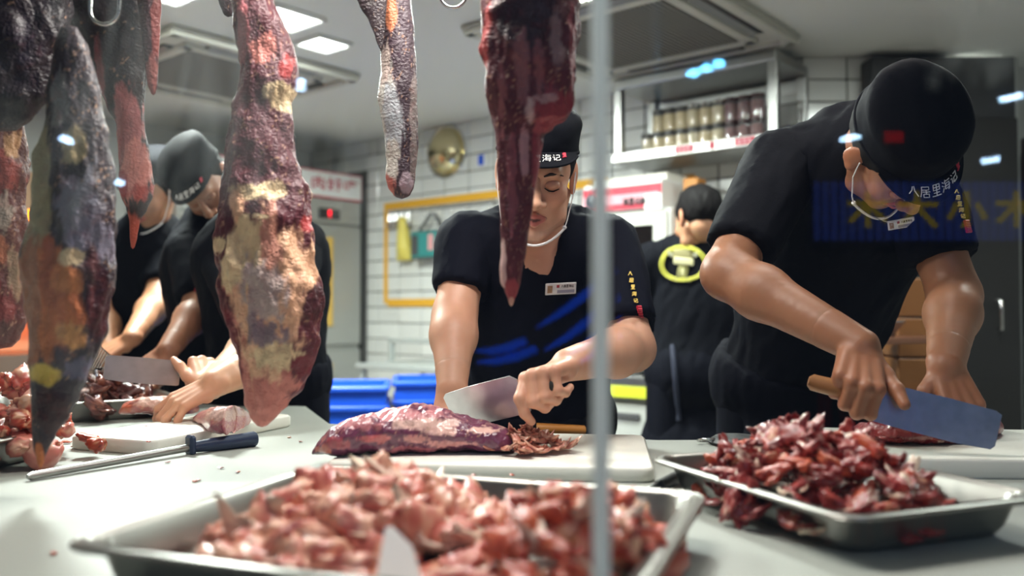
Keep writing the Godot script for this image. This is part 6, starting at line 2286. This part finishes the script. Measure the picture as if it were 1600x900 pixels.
	# tan bands on the aprons
	for q in [[m, 838, 668, 912, 672], [r, 1206, 576, 1288, 574]]:
		var sh := Sh.new()
		var pts := []
		for j in 11:
			var h = q[0].F_apron.hit(Vector3(0, CAM_Y, 0), ray(lerpf(q[1], q[3], j / 10.0), lerpf(q[2], q[4], j / 10.0)))
			if h != null:
				pts.append(h + Vector3(0, 0, 0.006))
		if pts.size() > 2:
			sh.tube(pts, [0.011], 8)
			obj("tan_band", sh, M.amber_wood, q[0].apron_node)
	# oval emblem on the turned back
	var F: Field = k.F_torso
	var o := Vector3(0, CAM_Y, 0)
	var oc := Vector2(1068, 413)
	var on := func(x: float, y: float): 
		var p = F.hit(o, ray(x, y))
		return null if p == null else p + F.normal(p) * 0.009
	for rr in [[36.0, 27.0], [31.5, 23.5]]:
		var sh := Sh.new()
		var pts := []
		for j in 40:
			var p = on.call(oc.x + cos(TAU * j / 40) * rr[0], oc.y + sin(TAU * j / 40) * rr[1])
			if p != null:
				pts.append(p)
		sh.tube(pts, [0.0035], 6, true)
		obj("emblem_ring", sh, std(Color(0.60, 0.58, 0.08), 0.6), k.node)
	for q in [[[-14, -14, 14, -14], 0.018, Color(0.42, 0.38, 0.18), "emblem_head"], [[-24, -18, -16, -12], 0.008, Color(0.45, 0.44, 0.30), "emblem_horn"], [[16, -12, 24, -17], 0.008, Color(0.45, 0.44, 0.30), "emblem_horn"], [[-15, -5, 15, -3], 0.013, Color(0.80, 0.76, 0.45), "emblem_banner"], [[-6, 10, 4, 12], 0.030, Color(0.40, 0.38, 0.16), "emblem_body"], [[-10, 22, -9, 27], 0.009, Color(0.40, 0.38, 0.16), "emblem_leg"], [[8, 22, 8, 28], 0.009, Color(0.40, 0.38, 0.16), "emblem_leg"], [[-3, 13, 0, 13], 0.012, Color(0.82, 0.80, 0.45), "emblem_disc"]]:
		var sh := Sh.new()
		var p0 = on.call(oc.x + q[0][0], oc.y + q[0][1])
		var p1 = on.call(oc.x + q[0][2], oc.y + q[0][3])
		if p0 != null and p1 != null:
			var lift: float = {"emblem_banner": 0.005, "emblem_disc": 0.007}.get(q[3], 0.0)
			var s2 := Sh.new()
			s2.tube([Vector3.ZERO + p0, p1], [q[1]], 12)
			for j in s2.v.size():       # pressed flat on the cloth
				var z0: float = lerpf(p0.z, p1.z, 0.5)
				s2.v[j].z = z0 + (s2.v[j].z - z0) * 0.12 + lift
			renormal(s2)
			obj(q[3], s2, std(q[2], 0.7), k.node)
	# apron ties of the turned one
	var tie := Sh.new()
	var tp := []
	for j in 14:
		var p = k.F_apron.hit(o, ray(1050 + j * 0.8, 540 + j * 9.0))
		if p != null:
			tp.append(p + Vector3(0, 0, 0.006))
	if tp.size() > 2:
		tie.tube(tp, [0.010], 6)
		obj("apron_tie", tie, std(Color(0.012, 0.016, 0.035), 0.8), k.node)

func _ready() -> void:
	rng.seed = 7
	nz.seed = 4; nz.frequency = 0.15; nz.fractal_octaves = 3
	nz2.seed = 9; nz2.frequency = 0.15; nz2.fractal_octaves = 2
	make_materials()
	make_camera()
	make_lights()
	make_room()
	make_window()
	make_counter()
	air_conditioner((on_height(723, 54, CEIL) + on_height(1265, 40, CEIL)) * 0.5, 0.98, "cream ceiling air conditioner above the steel shelf")
	air_conditioner(Vector3(-1.38, CEIL, -4.0), 0.95, "cream ceiling air conditioner beside the bright ceiling lamps")
	make_shelf()
	make_tall_fridge()
	make_header_cabinet()
	make_wall_things()
	make_back_furniture()
	make_side_cabinets()
	make_street()
	make_meat()
	make_people()
